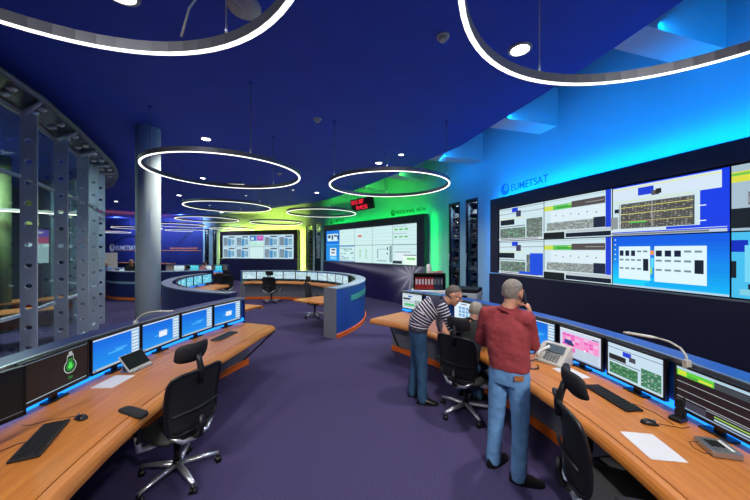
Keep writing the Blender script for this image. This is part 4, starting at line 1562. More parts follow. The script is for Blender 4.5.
pc = empty('computer_tower', (2.0, 2.42, 0), R(8), 'dark computer tower under the right console behind the tucked chair', 'computer')
obj('case', MB().box((-.2, -.1, .02), (.2, .1, .36)), BLACK, pc, bevel=.008)
obj('top_plate', MB().box((-.16, -.07, .36), (.16, .07, .366)), LGREY, pc)
ft = MB()
for sx in (-.17, .17):
    for sy in (-.08, .08):
        ft.box((sx - .015, sy - .015, 0), (sx + .015, sy + .015, .02))
obj('feet', ft, BLACK, pc)

# ------------------------------------------------------------------ binder shelf, printer, board
bs = empty('binder_shelf', (1.56, 8.75, 0), R(-96), 'low white cabinet with an open black shelf on top, beside the green wall', 'cabinet')
# local +X towards the room front (viewer), Y right
BZ = 1.075
bs.scale = (1, 1, BZ)
obj('cabinet', MB().box((-.2, -.5, .04), (.2, .5, .86)), WHITE, bs, bevel=.006)
obj('plinth', MB().box((-.18, -.48, 0), (.18, .48, .04)), BLACK, bs)
for y in (-.25, .25):
    dd = obj('door', MB().box((.2, y - .235, .06), (.218, y + .235, .84)), WHITE, bs, bevel=.004)
    obj('handle', MB().tube([(.218, y * .2 / .25 * .3 + (0.02 if y > 0 else -.02), .5), (.24, y * .2 / .25 * .3 + (.02 if y > 0 else -.02), .52), (.24, y * .24 + (.02 if y > 0 else -.02), .66), (.218, y * .24 + (.02 if y > 0 else -.02), .68)], .006, 6), STEEL, dd)
sh = MB().box((-.17, -.45, .86), (.17, .45, .885)).box((-.17, -.45, 1.275), (.17, .45, 1.3)).box((-.17, -.45, .885), (.17, -.425, 1.275)).box((-.17, .425, .885), (.17, .45, 1.275)).box((-.17, -.45, .885), (-.15, .45, 1.275))
obj('open_shelf', sh, BLACK, bs)
bw = .078
for i in range(9):
    red = i < 6
    y = -.40 + i * .088
    b = empty('ring_binder', (0, 0, 0), 0,
              ('red ring binder, %s from the left on the black shelf' if red else 'dark blue ring binder, %s from the left on the black shelf') % ORD[i], 'binder', 'ring binders on the black shelf')
    M_ = Matrix.Translation((1.56, 8.75, 0)) @ Matrix.Rotation(R(-96), 4, 'Z') @ Matrix.Translation((0, y, .886 * BZ))
    b.location = M_.translation; b.rotation_euler = (0, 0, R(-96))
    cov_m = RED if red else mat('dark_blue_board', (26, 34, 70), .5)
    obj('cover', MB().box((-.12, 0, 0), (.15, .006, .32)).box((-.12, bw - .006, 0), (.15, bw, .32)).box((.144, 0, 0), (.15, bw, .32)), cov_m, b)
    obj('pages', MB().box((-.115, .008, .01), (.14, bw - .008, .30)), PAPER, b)
    obj('spine_label', MB().box((.15, .014, .13), (.152, bw - .014, .28)), PAPER if red else GREYM, b)
    obj('finger_hole', MB().cyl((.149, bw / 2, .07), (.1525, bw / 2, .07), .012, n=12), BLACK, b)
M_ = Matrix.Translation((1.56, 8.75, 0)) @ Matrix.Rotation(R(-96), 4, 'Z')
q = M_ @ Vector((.0, .0, 1.301 * BZ))
fl = empty('paper_towel_roll', q, 0, 'white paper roll standing on top of the binder shelf', 'paper roll')
obj('roll', MB().lathe([(.02, 0), (.068, 0), (.07, .01), (.07, .23), (.068, .24), (.02, .24)], 20), WHITE, fl)
obj('core', MB().lathe([(.0, .2), (.02, .2), (.02, .243), (.0, .243)], 12), GREYM, fl)
q = M_ @ Vector((.02, .22, 1.301 * BZ))
rf = empty('red_folder', q, R(-80), 'red folder lying on top of the binder shelf beside the paper roll', 'folder')
obj('cover', MB().box((-.11, -.15, 0), (.11, .15, .008)).box((-.11, -.15, .04), (.11, .15, .048)).box((-.11, -.15, 0), (-.104, .15, .048)), RED, rf)
obj('pages', MB().box((-.10, -.145, .009), (.10, .145, .039)), PAPER, rf)

pr = empty('office_printer', (2.08, 6.95, 0), math.atan2(-.85, -.5), 'large office printer with open paper tray in front of the blue-lit wall', 'printer')
PRM = mat('printer_plastic', (186, 192, 200), .45, grain=.04, scale=20)
obj('cabinet', MB().box((-.3, -.3, .06), (.3, .3, .78)), PRM, pr, bevel=.012)
for z in (.12, .34, .56):
    dd = obj('drawer', MB().box((.3, -.28, z), (.318, .28, z + .19)), PRM, pr, bevel=.006)
    obj('handle', MB().box((.318, -.1, z + .14), (.326, .1, z + .165)), BLACK, dd)
obj('output_bay', MB().box((-.3, -.3, .78), (-.02, .3, 1.0)).box((-.02, .2, .78), (.3, .3, 1.0)), PRM, pr)
obj('paper_tray', MB().box((-.05, -.62, .84), (.28, -.3, .86), T=Matrix.Rotation(R(0), 4, 'X')), PRM, pr)
obj('scanner', MB().box((-.3, -.32, 1.0), (.32, .32, 1.11)), PRM, pr, bevel=.012)
obj('scanner_lid', MB().box((-.3, -.31, 1.115), (.28, .31, 1.20)), BLACK, pr, bevel=.015)
obj('control_panel', MB().box((.32, -.2, 1.02), (.40, .12, 1.07)), BLACK, pr, bevel=.006)
obj('casters', MB().cyl((-.2, -.2, 0), (-.2, -.2, .06), .03, n=10).cyl((.2, -.2, 0), (.2, -.2, .06), .03, n=10).cyl((-.2, .2, 0), (-.2, .2, .06), .03, n=10).cyl((.2, .2, 0), (.2, .2, .06), .03, n=10), BLACK, pr)

wb = empty('white_board', (-15.6, 17.2, 0), R(-55), 'white partition board behind the round console beside the glass facade', 'board')
obj('panel', MB().box((-.02, -.75, .75), (.02, .75, 1.9)), WHITE, wb)
obj('frame', MB().box((-.025, -.77, .73), (.025, .77, .75)).box((-.025, -.77, 1.9), (.025, .77, 1.92)).box((-.025, -.77, .73), (.025, -.75, 1.92)).box((-.025, .75, .73), (.025, .77, 1.92)), STEEL, wb)
for y in (-.7, .7):
    obj('leg', MB().box((-.02, y - .02, 0), (.02, y + .02, .73)).box((-.25, y - .02, 0), (.25, y + .02, .03)), STEEL, wb)
ct = empty('side_counter', (-17.2, 22.6, 0), R(-108.8), 'long wooden counter in front of the far navy wall', 'counter')
obj('top', MB().box((-.3, -2.8, 1.05), (.3, 2.8, 1.1)), WOOD, ct)
obj('carcass', MB().box((-.25, -2.75, .05), (.25, 2.75, 1.05)), NAVYL, ct)
obj('plinth', MB().box((-.2, -2.7, 0), (.2, 2.7, .05)), BLACK, ct)

# small things on the far round console and middle consoles
for i, (a, r, z, sx, sy, colr, nm, lab) in enumerate(((196, 2.93, 1.171, .3, .2, (70, 130, 220), 'blue_folder', 'blue folder on the cap of the round far console, left one'),
                                                      (226, 2.93, 1.171, .28, .2, (90, 150, 230), 'blue_folder', 'blue folder on the cap of the round far console, before the bald man'))):
    x, y = -9.7 + r * math.cos(R(a)), 15.5 + r * math.sin(R(a))
    o = empty(nm, (x, y, z), R(a + 90), lab, 'folder')
    obj('cover', MB().box((-sx / 2, -sy / 2, 0), (sx / 2, sy / 2, .006)).box((-sx / 2, -sy / 2, .03), (sx / 2, sy / 2, .036)), mat('blue_board_%d' % i, colr, .5), o)
    obj('pages', MB().box((-sx / 2 + .006, -sy / 2 + .006, .006), (sx / 2 - .006, sy / 2 - .006, .03)), PAPER, o)

# room behind the glass facade ---------------------------------------------------------------------
for (x, y, rz, lab) in ((-9.2, 8.0, 50, 'wooden desk seen through the glass facade, right one'), (-7.9, 6.4, 55, 'wooden desk seen through the glass facade, left one')):
    o = empty('back_room_desk', (x, y, 0), R(rz), lab, 'desk')
    obj('top', MB().box((-.9, -.4, .7), (.9, .4, .74)), WOOD, o)
    for s in (-.85, .85):
        obj('side', MB().box((s - .02, -.35, 0), (s + .02, .35, .7)), GREYP, o)
    obj('front_panel', MB().box((-.83, .3, .3), (.83, .32, .7)), ORANGE, o)
ds = empty('notice_screen', (-9.15, 8.25, 0), math.atan2(-.66, .75), 'tall white notice screen with a red and purple head, seen through the glass facade', 'screen')
obj('stand', MB().box((-.2, -.2, 0), (.2, .2, .04)).box((-.04, -.05, .04), (-.01, .05, 1.75)), BLACK, ds)
obj('casing', MB().box((-.05, -.2, 1.68), (0, .2, 2.64)), BLACK, ds)
screen('display', .37, .92, [(0, 0, 1, 1, (190, 220, 228)), (0, 0, 1, .22, (110, 90, 190)), (0, .22, 1, .42, (200, 90, 130)), (.1, .06, .7, .12, (220, 210, 240))], ds, .002, 0, 2.16, .0005, .8)
struct('column', MB().cyl((-9.3, 7.55, 0), (-9.3, 7.55, 4.4), .16, n=28), mat('pale_green_paint', (104, 128, 78), .7))
lamp('back_room_fill_0', (-8.2, 6.6, 4.2), (-8.2, 6.6, 0), .5, .5, (.85, 1, .95), 90)  # added fill lamps, unseen, that brighten the space behind the glass
lamp('back_room_fill_1', (-10.5, 8.6, 4.2), (-10.5, 8.6, 0), .5, .5, (.85, 1, .95), 90)
o = empty('strip_light', (-8.9, 7.3, 3.0), R(42), 'bright strip light seen through the glass facade', 'light')
obj('housing', MB().box((-1.6, -.06, 0), (1.6, .06, .06)), LGREY, o)
obj('tube', MB().box((-1.55, -.04, -.012), (1.55, .04, 0)), emat('strip_tube', (255, 244, 220), 5), o)
obj('wires', MB().cyl((-1.3, 0, .06), (-1.3, 0, CEIL - 3.02), .004, n=6).cyl((1.3, 0, .06), (1.3, 0, CEIL - 3.02), .004, n=6), GREYM, o)

# ------------------------------------------------------------------ people
SKIN = mat('skin', (206, 150, 122), .55, grain=.08, scale=30)
HAIRG = mat('grey_hair', (158, 150, 140), .8, grain=.45, scale=60, bump=.5)
HAIRD = mat('dark_hair', (98, 90, 86), .75, grain=.35, scale=60, bump=.5)
SHIRT = mat('red_shirt_cloth', (152, 56, 62), .85, grain=.3, scale=18, bump=.2)
JEANS = mat('blue_denim', (104, 152, 204), .9, grain=.32, scale=14, bump=.25)
JEANSD = mat('dark_denim', (46, 84, 122), .9, grain=.4, scale=14, bump=.25)
HANDS = 1.1
DARKCL = mat('dark_sweater', (34, 38, 38), .9, grain=.3, scale=40, bump=.3)
SHOEM = mat('black_leather', (20, 19, 20), .4, grain=.2, scale=20)
V = Vector


def remesh(name, mb, voxel, smooth, material, fold=0, ffreq=9):
    me = mb.mesh(name + '_raw', material)
    o = bpy.data.objects.new(name + '_raw', me)
    COL.objects.link(o)
    m = o.modifiers.new('r', 'REMESH'); m.mode = 'VOXEL'; m.voxel_size = voxel; m.use_smooth_shade = True
    s = o.modifiers.new('s', 'SMOOTH'); s.iterations = smooth; s.factor = .5
    bpy.context.view_layer.update()
    dg = bpy.context.evaluated_depsgraph_get()
    out = bpy.data.meshes.new_from_object(o.evaluated_get(dg))
    out.name = name
    bpy.data.objects.remove(o)
    bpy.data.meshes.remove(me)
    out.materials.clear(); out.materials.append(material)
    if fold:
        nn = [v.normal.copy() for v in out.vertices]
        for v, n in zip(out.vertices, nn):
            p = v.co
            q = noise.noise(V((p.x * ffreq, p.y * ffreq, p.z * ffreq * 1.5)))
            q += .6 * (1 - abs(noise.noise(V((p.x * ffreq * 1.7 + 5, p.y * ffreq * 1.7, p.z * ffreq * 2.2)))) * 2)
            v.co = p + n * fold * q
    out.polygons.foreach_set('use_smooth', [True] * len(out.polygons))
    out.update()
    return out


def limb(mb, pts, rad, n=14):
    pts = [V(p) for p in pts]
    # densify for smooth bends
    P, Q = [pts[0]], [rad[0]]
    for i in range(len(pts) - 1):
        for t in (1 / 3, 2 / 3, 1):
            P.append(pts[i].lerp(pts[i + 1], t)); Q.append(rad[i] + (rad[i + 1] - rad[i]) * t)
    mb.tube(P, Q, n)
    for p, r_ in zip(pts, rad):
        mb.ball(p, r_, None, 12, 8)


def torso(mb, secs, n=24):
    """secs: (centre, half width, half depth, right, forward)"""
    rs = []
    for c, rx, ry, r_, f_ in secs:
        ring = []
        for k in range(n):
            a = 2 * PI * k / n
            ca, sa = math.cos(a), math.sin(a)
            ca = math.copysign(abs(ca) ** .85, ca); sa = math.copysign(abs(sa) ** .85, sa)
            ring.append(V(c) + V(r_) * rx * ca + V(f_) * ry * sa)
        rs.append(ring)
    mb.rings(rs, None, True)


def hand(mb, wrist, d, pn, side, curl=(20, 30, 25), spread=1.0, thumb_in=.3):
    wrist, d, pn = V(wrist), V(d).normalized(), V(pn)
    pn = (pn - d * pn.dot(d)).normalized()
    t = d.cross(pn) * side * HANDS
    d, pn = d * HANDS, pn * HANDS
    mb.ball(wrist + d * .052, (.05, .040, .0155), (d, t, pn), 14, 9)
    mb.ball(wrist + d * .03 + t * .018 + pn * .004, (.034, .02, .016), (d, t, pn), 12, 8)
    mb.tube([wrist - d * .03, wrist + d * .03], [.025, .026], 12, flat=.75)
    for off, ln, fan in ((.030, .070, .14), (.010, .079, .04), (-.010, .074, -.05), (-.029, .058, -.15)):
        p = wrist + d * .086 + t * off
        dd = (d + t * fan * spread).normalized()
        pts, rad = [p - dd * .02, p], [.0088, .0088]
        ang = 0
        for i, fr in enumerate((.42, .32, .26)):
            ang += R(curl[i])
            seg = dd * math.cos(ang) + pn * math.sin(ang)
            p = p + seg * ln * fr
            pts.append(p); rad.append((.0082, .0076, .0066)[i])
        mb.tube(pts, rad, 8)
        for p, r_ in zip(pts, rad):
            mb.ball(p, r_, None, 8, 6)
    p = wrist + d * .024 + t * .030
    pts, rad = [p - t * .012, p], [.013, .0125]
    for i, ln in enumerate((.036, .030, .022)):
        seg = (d * (.75 + .12 * i) + t * (.75 - .3 * i) + pn * (thumb_in + .15 * i)).normalized()
        p = p + seg * ln
        pts.append(p); rad.append((.0112, .010, .008)[i])
    mb.tube(pts, rad, 8)
    for p, r_ in zip(pts, rad):
        mb.ball(p, r_, None, 8, 6)


def frame3(f, up=(0, 0, 1)):
    f = V(f).normalized()
    r_ = f.cross(V(up)).normalized()
    return f, r_, r_.cross(f)


HS = 1.12    # head size


def head(mb, c, f, neck, neck_r=.056):
    f, r_, u = frame3(f)
    c = V(c)
    A = (r_ * HS, f * HS, u * HS)
    f, r_, u = f * HS, r_ * HS, u * HS
    mb.ball(c + u * .03 - f * .012, (.074, .094, .088), A, 20, 14)
    mb.ball(c - u * .03 + f * .022, (.062, .066, .086), A, 18, 12)
    mb.ball(c - u * .094 + f * .058, (.030, .026, .022), A, 12, 8)
    mb.tube([c + u * .022 + f * .088, c + f * .102 - u * .002, c - u * .022 + f * .114], [.008, .011, .014], 8)
    mb.ball(c - u * .026 + f * .104, (.018, .014, .010), A, 10, 7)
    for s in (-1, 1):
        mb.ball(c + u * .03 + f * .078 + r_ * .03 * s, (.028, .014, .009), A, 10, 7)
        mb.ball(c - u * .02 + f * .066 + r_ * .042 * s, (.022, .02, .022), A, 10, 7)
        ear = c + r_ * .077 * s - f * .008 - u * .004
        mb.ball(ear, (.009, .020, .032), A, 12, 8)
        mb.ball(ear + r_ * .007 * s - f * .006 + u * .004, (.006, .017, .027), A, 10, 7)
    mb.ball(c - u * .056 + f * .082, (.024, .012, .007), A, 10, 7)
    mb.ball(c - u * .067 + f * .080, (.021, .012, .007), A, 10, 7)
    limb(mb, [c - u * .05 - f * .028, (c - u * .05 - f * .028).lerp(V(neck), .6), V(neck)], [neck_r, neck_r, neck_r * 1.15])


def hair(root, c, f, material, bald=0, cut=1.06):
    f, r_, u = (q_ * HS for q_ in frame3(f))
    cc = V(c) + u * .03 - f * .012
    mb = MB()
    n, m = 36, 24
    rs = []
    for i in range(m + 1):
        th = PI * (i + .02) / (m + .04)
        ring = []
        for k in range(n):
            ph = 2 * PI * k / n
            a, b, z = math.sin(th) * math.cos(ph), math.sin(th) * math.sin(ph), -math.cos(th)
            lim = .02 + (.62 * a if a > 0 else .82 * a)
            q = max(0, min(1, (z - lim) / .24))
            if bald:
                q *= 1 - bald * max(0, min(1, (z - .62 + .25 * (a < 0) * 0) / .2)) * max(0, min(1, (a + .55) / .4))
            q = q * q * (3 - 2 * q)
            s = .93 + (cut - .93) * q + .02 * q * noise.noise(V((a * 11, b * 11, z * 11)))
            ring.append(cc + f * .094 * a * s + r_ * .074 * b * s + u * (.088 if z > 0 else .122) * z * s)
        rs.append(ring)
    mb.rings(rs, None, True)
    return obj('hair', mb, material, root)


def eyes(root, c, f):
    f, r_, u = (q_ * HS for q_ in frame3(f))
    c = V(c)
    for s in (-1, 1):
        mb = MB().ball(c + u * .012 + f * .0775 + r_ * .030 * s, (.013, .011, .008), (r_, f, u), 12, 8, WHITE)
        mb.ball(c + u * .012 + f * .087 + r_ * .030 * s, (.0055, .003, .0055), (r_, f, u), 10, 6, BLACK)
        obj('eye', mb, WHITE, root)


def shoe(root, ankle, toe, material=SHOEM, length=.285):
    a = V(ankle); t = V((toe[0], toe[1], 0)).normalized()
    l = V((t.y, -t.x, 0))
    base = V((a.x, a.y, 0)) - t * .075
    mb = MB()
    rs = []
    N = 12
    for i in range(N + 1):
        x = i / N
        p = base + t * length * x
        wd = .036 + .012 * math.sin(min(1, x * 1.3) * PI * .75) + .004
        wd *= math.sqrt(max(.08, 1 - abs(2 * x - 1) ** 5))
        hh = (.10 - .02 * x) if x < .42 else .092 - .052 * min(1, (x - .42) / .42)
        hh = max(hh, .036) * (1 if x < .93 else .75) * (.8 if x < .02 else 1)
        ring = []
        for k in range(12):
            an = 2 * PI * k / 12
            ring.append(p + l * wd * math.cos(an) + V((0, 0, max(.004, hh * (.5 + .5 * math.sin(an))))))
        rs.append(ring)
    mb.rings(rs, None, True)
    s = obj('shoe', mb, material, root)
    sole = MB()
    pts = []
    for i in range(N + 1):
        x = i / N
        wd = (.042 + .011 * math.sin(min(1, x * 1.3) * PI * .75)) * math.sqrt(max(.1, 1 - abs(2 * x - 1) ** 5))
        pts.append((base + t * (length + .006) * x - t * .003, wd))
    poly = [(p + l * w_) for p, w_ in pts] + [(p - l * w_) for p, w_ in reversed(pts)]
    sole.prism([(p.x, p.y) for p in poly], 0, .022)
    obj('sole', sole, BLACK, s)


def person(label, J, top_m, leg_m, hair_m, near=True, group=None, fold=.004, hem=.10):
    """J: joints of the posed figure (world coordinates)"""
    root = empty('person', (0, 0, 0), 0, label, 'person', group)
    sp = J['spine']              # pelvis .. shoulders, (centre, half width, half depth)
    r_, = [V(J['right']).normalized()]
    secs, secs_c, hips = [], [], []
    for i, (c, rx, ry) in enumerate(sp):
        a = V(sp[max(i - 1, 0)][0]); b = V(sp[min(i + 1, len(sp) - 1)][0])
        t = (b - a).normalized()
        f_ = t.cross(r_).normalized() * -1
        f_ = r_.cross(t).normalized() * -1
        secs.append((c, rx, ry, r_, f_))
    body = MB()
    torso(body, secs)
    head(body, J['head'], J['face'], J['neck'])
    for s, S in ((1, 'r'), (-1, 'l')):
        sh, el, wr = (V(J[k + S]) for k in ('shoulder_', 'elbow_', 'wrist_'))
        limb(body, [V(sp[-1][0]).lerp(sh, .4), sh, sh.lerp(el, .5), el, el.lerp(wr, .35), wr], [.05, .054, .046, .038, .038, .026])
        hand(body, wr, J['hdir_' + S], J['palm_' + S], s, *J.get('grip_' + S, ()))
        hp, kn, an = (V(J[k + S]) for k in ('hip_', 'knee_', 'ankle_'))
        limb(body, [hp, hp.lerp(kn, .5), kn, kn.lerp(an, .35), an], [.082, .068, .052, .050, .036])
        toe = V((*J['toe_' + S], 0)).normalized()
        limb(body, [an - V((0, 0, .03)), an + toe * .10 + V((0, 0, -.062))], [.030, .018])
    vox = .0055 if near else .011
    o = obj('body', remesh('body', body, vox, 3 if near else 2, SKIN), SKIN, root)
    eyes(root, J['head'], J['face'])
    hair(root, J['head'], J['face'], hair_m, J.get('bald', 0), J.get('haircut', 1.06))
    # clothes
    top = MB()
    g = .017
    ts = list(secs)
    if J.get('tophem'):
        ts[0] = (V(sp[0][0]).lerp(V(sp[1][0]), J['tophem']),) + secs[0][1:]
    torso(top, [(c, rx + g, ry + g, a, b) for (c, rx, ry, a, b) in ts])
    nk = V(J['neck'])
    top.tube([nk.lerp(V(sp[-1][0]), .6), nk.lerp(V(sp[-1][0]), .25)], [.10, .074], 16)
    for S in 'rl':
        sh, el, wr = (V(J[k + S]) for k in ('shoulder_', 'elbow_', 'wrist_'))
        cu = J.get('cuff', .88)
        limb(top, [V(sp[-1][0]).lerp(sh, .45), sh, sh.lerp(el, .5), el, el.lerp(wr, cu * .6), el.lerp(wr, cu)], [.074, .072, .064, .056, .052, .040])
    tm = remesh('top', top, .009 if near else .014, 4, top_m, fold if near else 0)
    to = obj(J.get('topname', 'shirt'), tm, top_m, root)
    if J.get('stripes'):
        at = tm.attributes.new('along', 'FLOAT', 'POINT')
        segs = []
        acc = 0
        cs = [V(s_[0]) for s_ in sp]
        L = sum((b - a).length for a, b in zip(cs, cs[1:]))
        for a, b in zip(cs, cs[1:]):
            segs.append((a, b, acc, .13)); acc += (b - a).length
        for S in 'rl':
            sh, el, wr = (V(J[k + S]) for k in ('shoulder_', 'elbow_', 'wrist_'))
            segs.append((sh.lerp(el, .12), el, 10.0, .065)); segs.append((el, wr, 10.0 + (el - sh).length, .055))
        vals = []
        for v in tm.vertices:
            best = None
            for a, b, s0, rad in segs:
                d_ = b - a
                t = max(0, min(1, (v.co - a).dot(d_) / d_.length_squared))
                dist = (v.co - a - d_ * t).length / rad
                if best is None or dist < best[0]:
                    tt = (v.co - a).dot(d_) / d_.length
                    best = (dist, s0 + (tt if True else 0))
            s = best[1]
            if s < 5 and s > L * J['stripes']:
                s = -5
            vals.append(s)
        at.data.foreach_set('value', vals)
    legs = MB()
    pc_ = secs[0]
    c0 = V(pc_[0])
    t0 = (V(sp[1][0]) - c0).normalized()
    torso(legs, [(c0 - t0 * .06, pc_[1] * .96, pc_[2] * .98, pc_[3], pc_[4]), (c0, pc_[1] + .008, pc_[2] + .01, pc_[3], pc_[4]), (c0 + t0 * hem, secs[1][1] + .002, secs[1][2] + .004, pc_[3], pc_[4])])
    for S in 'rl':
        hp, kn, an = (V(J[k + S]) for k in ('hip_', 'knee_', 'ankle_'))
        limb(legs, [hp, hp.lerp(kn, .45), kn, kn.lerp(an, .5), an - (kn - an).normalized() * .03], [.096, .086, .072, .066, .066])
    obj('trousers', remesh('trousers', legs, .009 if near else .014, 4, leg_m, .0035 if near else 0, 11), leg_m, root)
    for S in 'rl':
        shoe(root, J['ankle_' + S], J['toe_' + S])
    return root, secs


# man in the red shirt, on the phone
J1 = dict(right=(.78, -.62, 0),
          spine=[((1.235, 2.79, .90), .155, .112), ((1.235, 2.79, 1.04), .155, .118), ((1.22, 2.795, 1.20), .168, .118), ((1.21, 2.80, 1.36), .178, .108), ((1.215, 2.805, 1.47), .12, .07)],
          neck=(1.235, 2.80, 1.525), head=(1.285, 2.82, 1.655), face=(.78, .60, -.12),
          shoulder_r=(1.345, 2.69, 1.45), elbow_r=(1.445, 2.77, 1.20), wrist_r=(1.405, 2.735, 1.455),
          shoulder_l=(1.075, 2.91, 1.45), elbow_l=(1.055, 3.03, 1.165), wrist_l=(1.24, 3.16, 1.08),
          hdir_r=(-.22, -.02, 1), palm_r=(-.75, .62, -.1), grip_r=((25, 45, 40), .8, .5),
          hdir_l=(.8, .5, .1), palm_l=(.3, -.3, -1), grip_l=((25, 35, 30), 1, .4),
          hip_r=(1.300, 2.738, .92), knee_r=(1.305, 2.72, .49), ankle_r=(1.275, 2.69, .09), toe_r=(.95, -.22),
          hip_l=(1.168, 2.843, .92), knee_l=(1.15, 2.875, .49), ankle_l=(1.135, 2.905, .09), toe_l=(.75, .5), bald=.2, haircut=1.055, cuff=.72, tophem=.55)
p1, s1 = person('man in a red shirt and blue jeans standing with a phone at his ear', J1, SHIRT, JEANS, HAIRG, fold=.006)
# collar, belt patch
nk = V(J1['neck'])
obj('collar', MB().tube([nk + V((.066 * math.cos(a), .066 * math.sin(a), .004 + .012 * math.sin(a))) for a in [2 * PI * k / 24 for k in range(24)]], .014, 8, None, True), SHIRT, p1)
c0, rx, ry, rr, ff = s1[0]
pt = MB()
for k in range(5):
    a0, a1 = R(-62 + 6 * k), R(-56 + 6 * k)
    q0, q1 = ((V(c0) + rr * (rx + .012) * math.cos(a) + ff * (ry + .018) * math.sin(a)) for a in (a0, a1))
    pt.add([q0 + V((0, 0, .018)), q1 + V((0, 0, .018)), q1 + V((0, 0, .06)), q0 + V((0, 0, .06)), (q0 - ff * .0 - V((0, 0, 0)) - ff * .022 + V((0, 0, .018))), q1 - ff * .022 + V((0, 0, .018)), q1 - ff * .022 + V((0, 0, .06)), q0 - ff * .022 + V((0, 0, .06))],
           [(0, 1, 2, 3), (7, 6, 5, 4), (0, 4, 5, 1), (3, 2, 6, 7), (0, 3, 7, 4), (1, 5, 6, 2)])
obj('leather_patch', pt, mat('tan_leather', (150, 96, 60), .5), p1)
ph = empty('mobile_phone', (1.362, 2.748, 1.60), 0, 'dark phone held to the ear of the man in the red shirt', 'phone')
T = Matrix.Rotation(math.atan2(-.6, .8), 4, 'Z') @ Matrix.Rotation(R(-10), 4, 'Y')
obj('casing', MB().box((-.008, -.026, -.075), (.008, .026, .075), T=T), BLACK, ph, bevel=.004)
obj('screen', MB().box((-.0095, -.022, -.05), (-.008, .022, .06), T=T), mat('phone_glass', (14, 16, 20), .1), ph)

# bending man in the striped sweater
STR = mat('striped_knit', (38, 40, 64), .9, bump=.2, scale=60)
nt = STR.node_tree
b_ = nt.nodes['Principled BSDF']
at_ = nt.nodes.new('ShaderNodeAttribute'); at_.attribute_name = 'along'
m_ = nt.nodes.new('ShaderNodeMath'); m_.operation = 'MODULO'; m_.inputs[1].default_value = .038
l_ = nt.nodes.new('ShaderNodeMath'); l_.operation = 'LESS_THAN'; l_.inputs[1].default_value = .0135
g_ = nt.nodes.new('ShaderNodeMath'); g_.operation = 'GREATER_THAN'; g_.inputs[1].default_value = .05
mu = nt.nodes.new('ShaderNodeMath'); mu.operation = 'MULTIPLY'
mx = nt.nodes.new('ShaderNodeMix'); mx.data_type = 'RGBA'
mx.inputs[6].default_value = (*lin((40, 40, 64)), 1); mx.inputs[7].default_value = (*lin((214, 212, 220)), 1)
nt.links.new(at_.outputs['Fac'], m_.inputs[0]); nt.links.new(m_.outputs[0], l_.inputs[0]); nt.links.new(at_.outputs['Fac'], g_.inputs[0])
nt.links.new(l_.outputs[0], mu.inputs[0]); nt.links.new(g_.outputs[0], mu.inputs[1]); nt.links.new(mu.outputs[0], mx.inputs[0]); nt.links.new(mx.outputs[2], b_.inputs['Base Color'])
J2 = dict(right=(-.10, -.995, 0),
          spine=[((.585, 4.15, .95), .150, .112), ((.605, 4.15, 1.07), .158, .125), ((.67, 4.145, 1.19), .172, .13), ((.785, 4.14, 1.285), .182, .125), ((.90, 4.13, 1.34), .14, .09)],
          neck=(.975, 4.125, 1.37), head=(1.065, 4.11, 1.445), face=(.86, -.28, -.42),
          shoulder_r=(.885, 3.97, 1.31), elbow_r=(.99, 3.93, 1.05), wrist_r=(1.20, 4.02, 1.00),
          shoulder_l=(.915, 4.29, 1.31), elbow_l=(.95, 4.50, 1.07), wrist_l=(1.0, 4.66, .82),
          hdir_r=(.9, .3, -.15), palm_r=(.1, .1, -1), grip_r=((20, 30, 20),),
          hdir_l=(.25, .9, -.35), palm_l=(.1, .1, -1), grip_l=((4, 6, 6),),
          hip_r=(.60, 4.065, .92), knee_r=(.635, 4.06, .49), ankle_r=(.635, 4.065, .09), toe_r=(.95, -.15),
          hip_l=(.58, 4.235, .92), knee_l=(.575, 4.26, .49), ankle_l=(.535, 4.275, .09), toe_l=(.98, .05), stripes=.80, topname='sweater', haircut=1.045)
p2, s2 = person('man in a navy and white striped sweater bending over the right console', J2, STR, JEANSD, HAIRD, fold=.003)
f_, r2, u_ = frame3(J2['face'])
c_ = V(J2['head'])
gl = MB()
for s in (-1, 1):
    q = c_ + u_ * .012 + f_ * .099 + r2 * .031 * s
    gl.tube([q + r2 * .024 * math.cos(a) + u_ * .017 * math.sin(a) for a in [2 * PI * k / 18 for k in range(18)]], .0025, 6, None, True)
    gl.tube([c_ + u_ * .016 + f_ * .097 + r2 * .055 * s, c_ + u_ * .016 + f_ * .05 + r2 * .078 * s, c_ + u_ * .014 - f_ * .01 + r2 * .082 * s], .0025, 6)
gl.tube([c_ + u_ * .016 + f_ * .1 - r2 * .008, c_ + u_ * .016 + f_ * .1 + r2 * .008], .0025, 6)
obj('glasses', gl, BLACK, p2)

# seated man with grey hair
J3 = dict(right=(.83, -.56, 0),
          spine=[((1.14, 3.87, .575), .15, .115), ((1.165, 3.91, .70), .155, .12), ((1.21, 3.98, .85), .168, .115), ((1.26, 4.045, .99), .175, .105), ((1.29, 4.08, 1.07), .12, .075)],
          neck=(1.325, 4.105, 1.105), head=(1.385, 4.15, 1.215), face=(.6, .72, -.35),
          shoulder_r=(1.42, 3.975, 1.05), elbow_r=(1.47, 4.10, .83), wrist_r=(1.57, 4.28, .775),
          shoulder_l=(1.145, 4.165, 1.05), elbow_l=(1.12, 4.32, .85), wrist_l=(1.30, 4.46, .775),
          hdir_r=(.5, .85, -.02), palm_r=(0, 0, -1), grip_r=((6, 14, 10),), hdir_l=(.9, .4, -.02), palm_l=(0, 0, -1), grip_l=((6, 14, 10),),
          hip_r=(1.215, 3.81, .555), knee_r=(1.48, 4.15, .545), ankle_r=(1.42, 4.17, .09), toe_r=(.56, .83),
          hip_l=(1.065, 3.915, .555), knee_l=(1.26, 4.30, .545), ankle_l=(1.24, 4.34, .09), toe_l=(.56, .83), topname='sweater', haircut=1.07)
person('seated man with grey hair in a dark sweater, seen between the two standing men', J3, DARKCL, JEANSD, HAIRG)


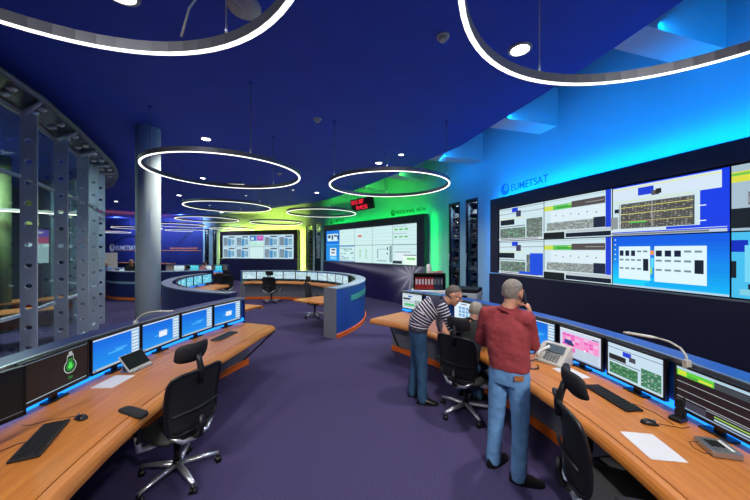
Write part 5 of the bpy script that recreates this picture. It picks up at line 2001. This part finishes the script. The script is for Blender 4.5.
def seated(label, stool_label, x, y, ang, top_m, hair_m, z0=0, bald=0, lean=.08):
    f = V((math.cos(R(ang)), math.sin(R(ang)), 0)); r_ = V((f.y, -f.x, 0))
    P = lambda a, b, z: (x + f.x * a + r_.x * b, y + f.y * a + r_.y * b, z + z0)
    J = dict(right=tuple(r_),
             spine=[(P(0, 0, .55), .15, .115), (P(lean * .3, 0, .70), .155, .12), (P(lean * .7, 0, .86), .165, .115), (P(lean, 0, 1.0), .175, .105), (P(lean, 0, 1.08), .12, .075)],
             neck=P(lean * 1.1, 0, 1.12), head=P(lean * 1.4 + .03, 0, 1.265), face=tuple(f) [:2] + (-.12,),
             shoulder_r=P(lean, .175, 1.05), elbow_r=P(lean + .1, .22, .82), wrist_r=P(lean + .32, .14, .80),
             shoulder_l=P(lean, -.175, 1.05), elbow_l=P(lean + .1, -.22, .82), wrist_l=P(lean + .32, -.14, .80),
             hdir_r=tuple(f), palm_r=(0, 0, -1), hdir_l=tuple(f), palm_l=(0, 0, -1),
             hip_r=P(0, .09, .54), knee_r=P(.42, .11, .53), ankle_r=P(.40, .11, .09), toe_r=tuple(f)[:2],
             hip_l=P(0, -.09, .54), knee_l=P(.42, -.11, .53), ankle_l=P(.40, -.11, .09), toe_l=tuple(f)[:2], bald=bald)
    pr_, _ = person(label, J, top_m, JEANSD, hair_m, near=False)
    # the stool they sit on
    st = empty('stool', (x, y, 0), R(ang), 'round stool carrying the ' + stool_label, 'stool')
    obj('seat', MB().lathe([(0, .40), (.19, .40), (.2, .42), (.19, .45), (0, .45)], 18), FOAM, st, loc=(0, 0, z0))
    obj('post', MB().cyl((0, 0, .02), (0, 0, .40 + z0), .025, n=10), CHROME, st)
    obj('foot', MB().lathe([(0, 0), (.24, 0), (.23, .02), (0, .03)], 18), CHROME, st)


seated('person in light blue sitting behind the round console next to the glass facade', 'person in light blue by the glass facade', -13.1, 14.75, -50, mat('light_blue_cloth', (120, 160, 220), .9), HAIRG, .10)
seated('bald man in black sitting behind the round console beside the column', 'bald man in black', -11.95, 14.75, -20, DARKCL, HAIRG, .2, .9)
seated('person in a pink shirt leaning over the low far console', 'person in pink', -9.6, 16.5, 70, mat('pink_cloth', (206, 130, 150), .9), HAIRD, lean=.25)
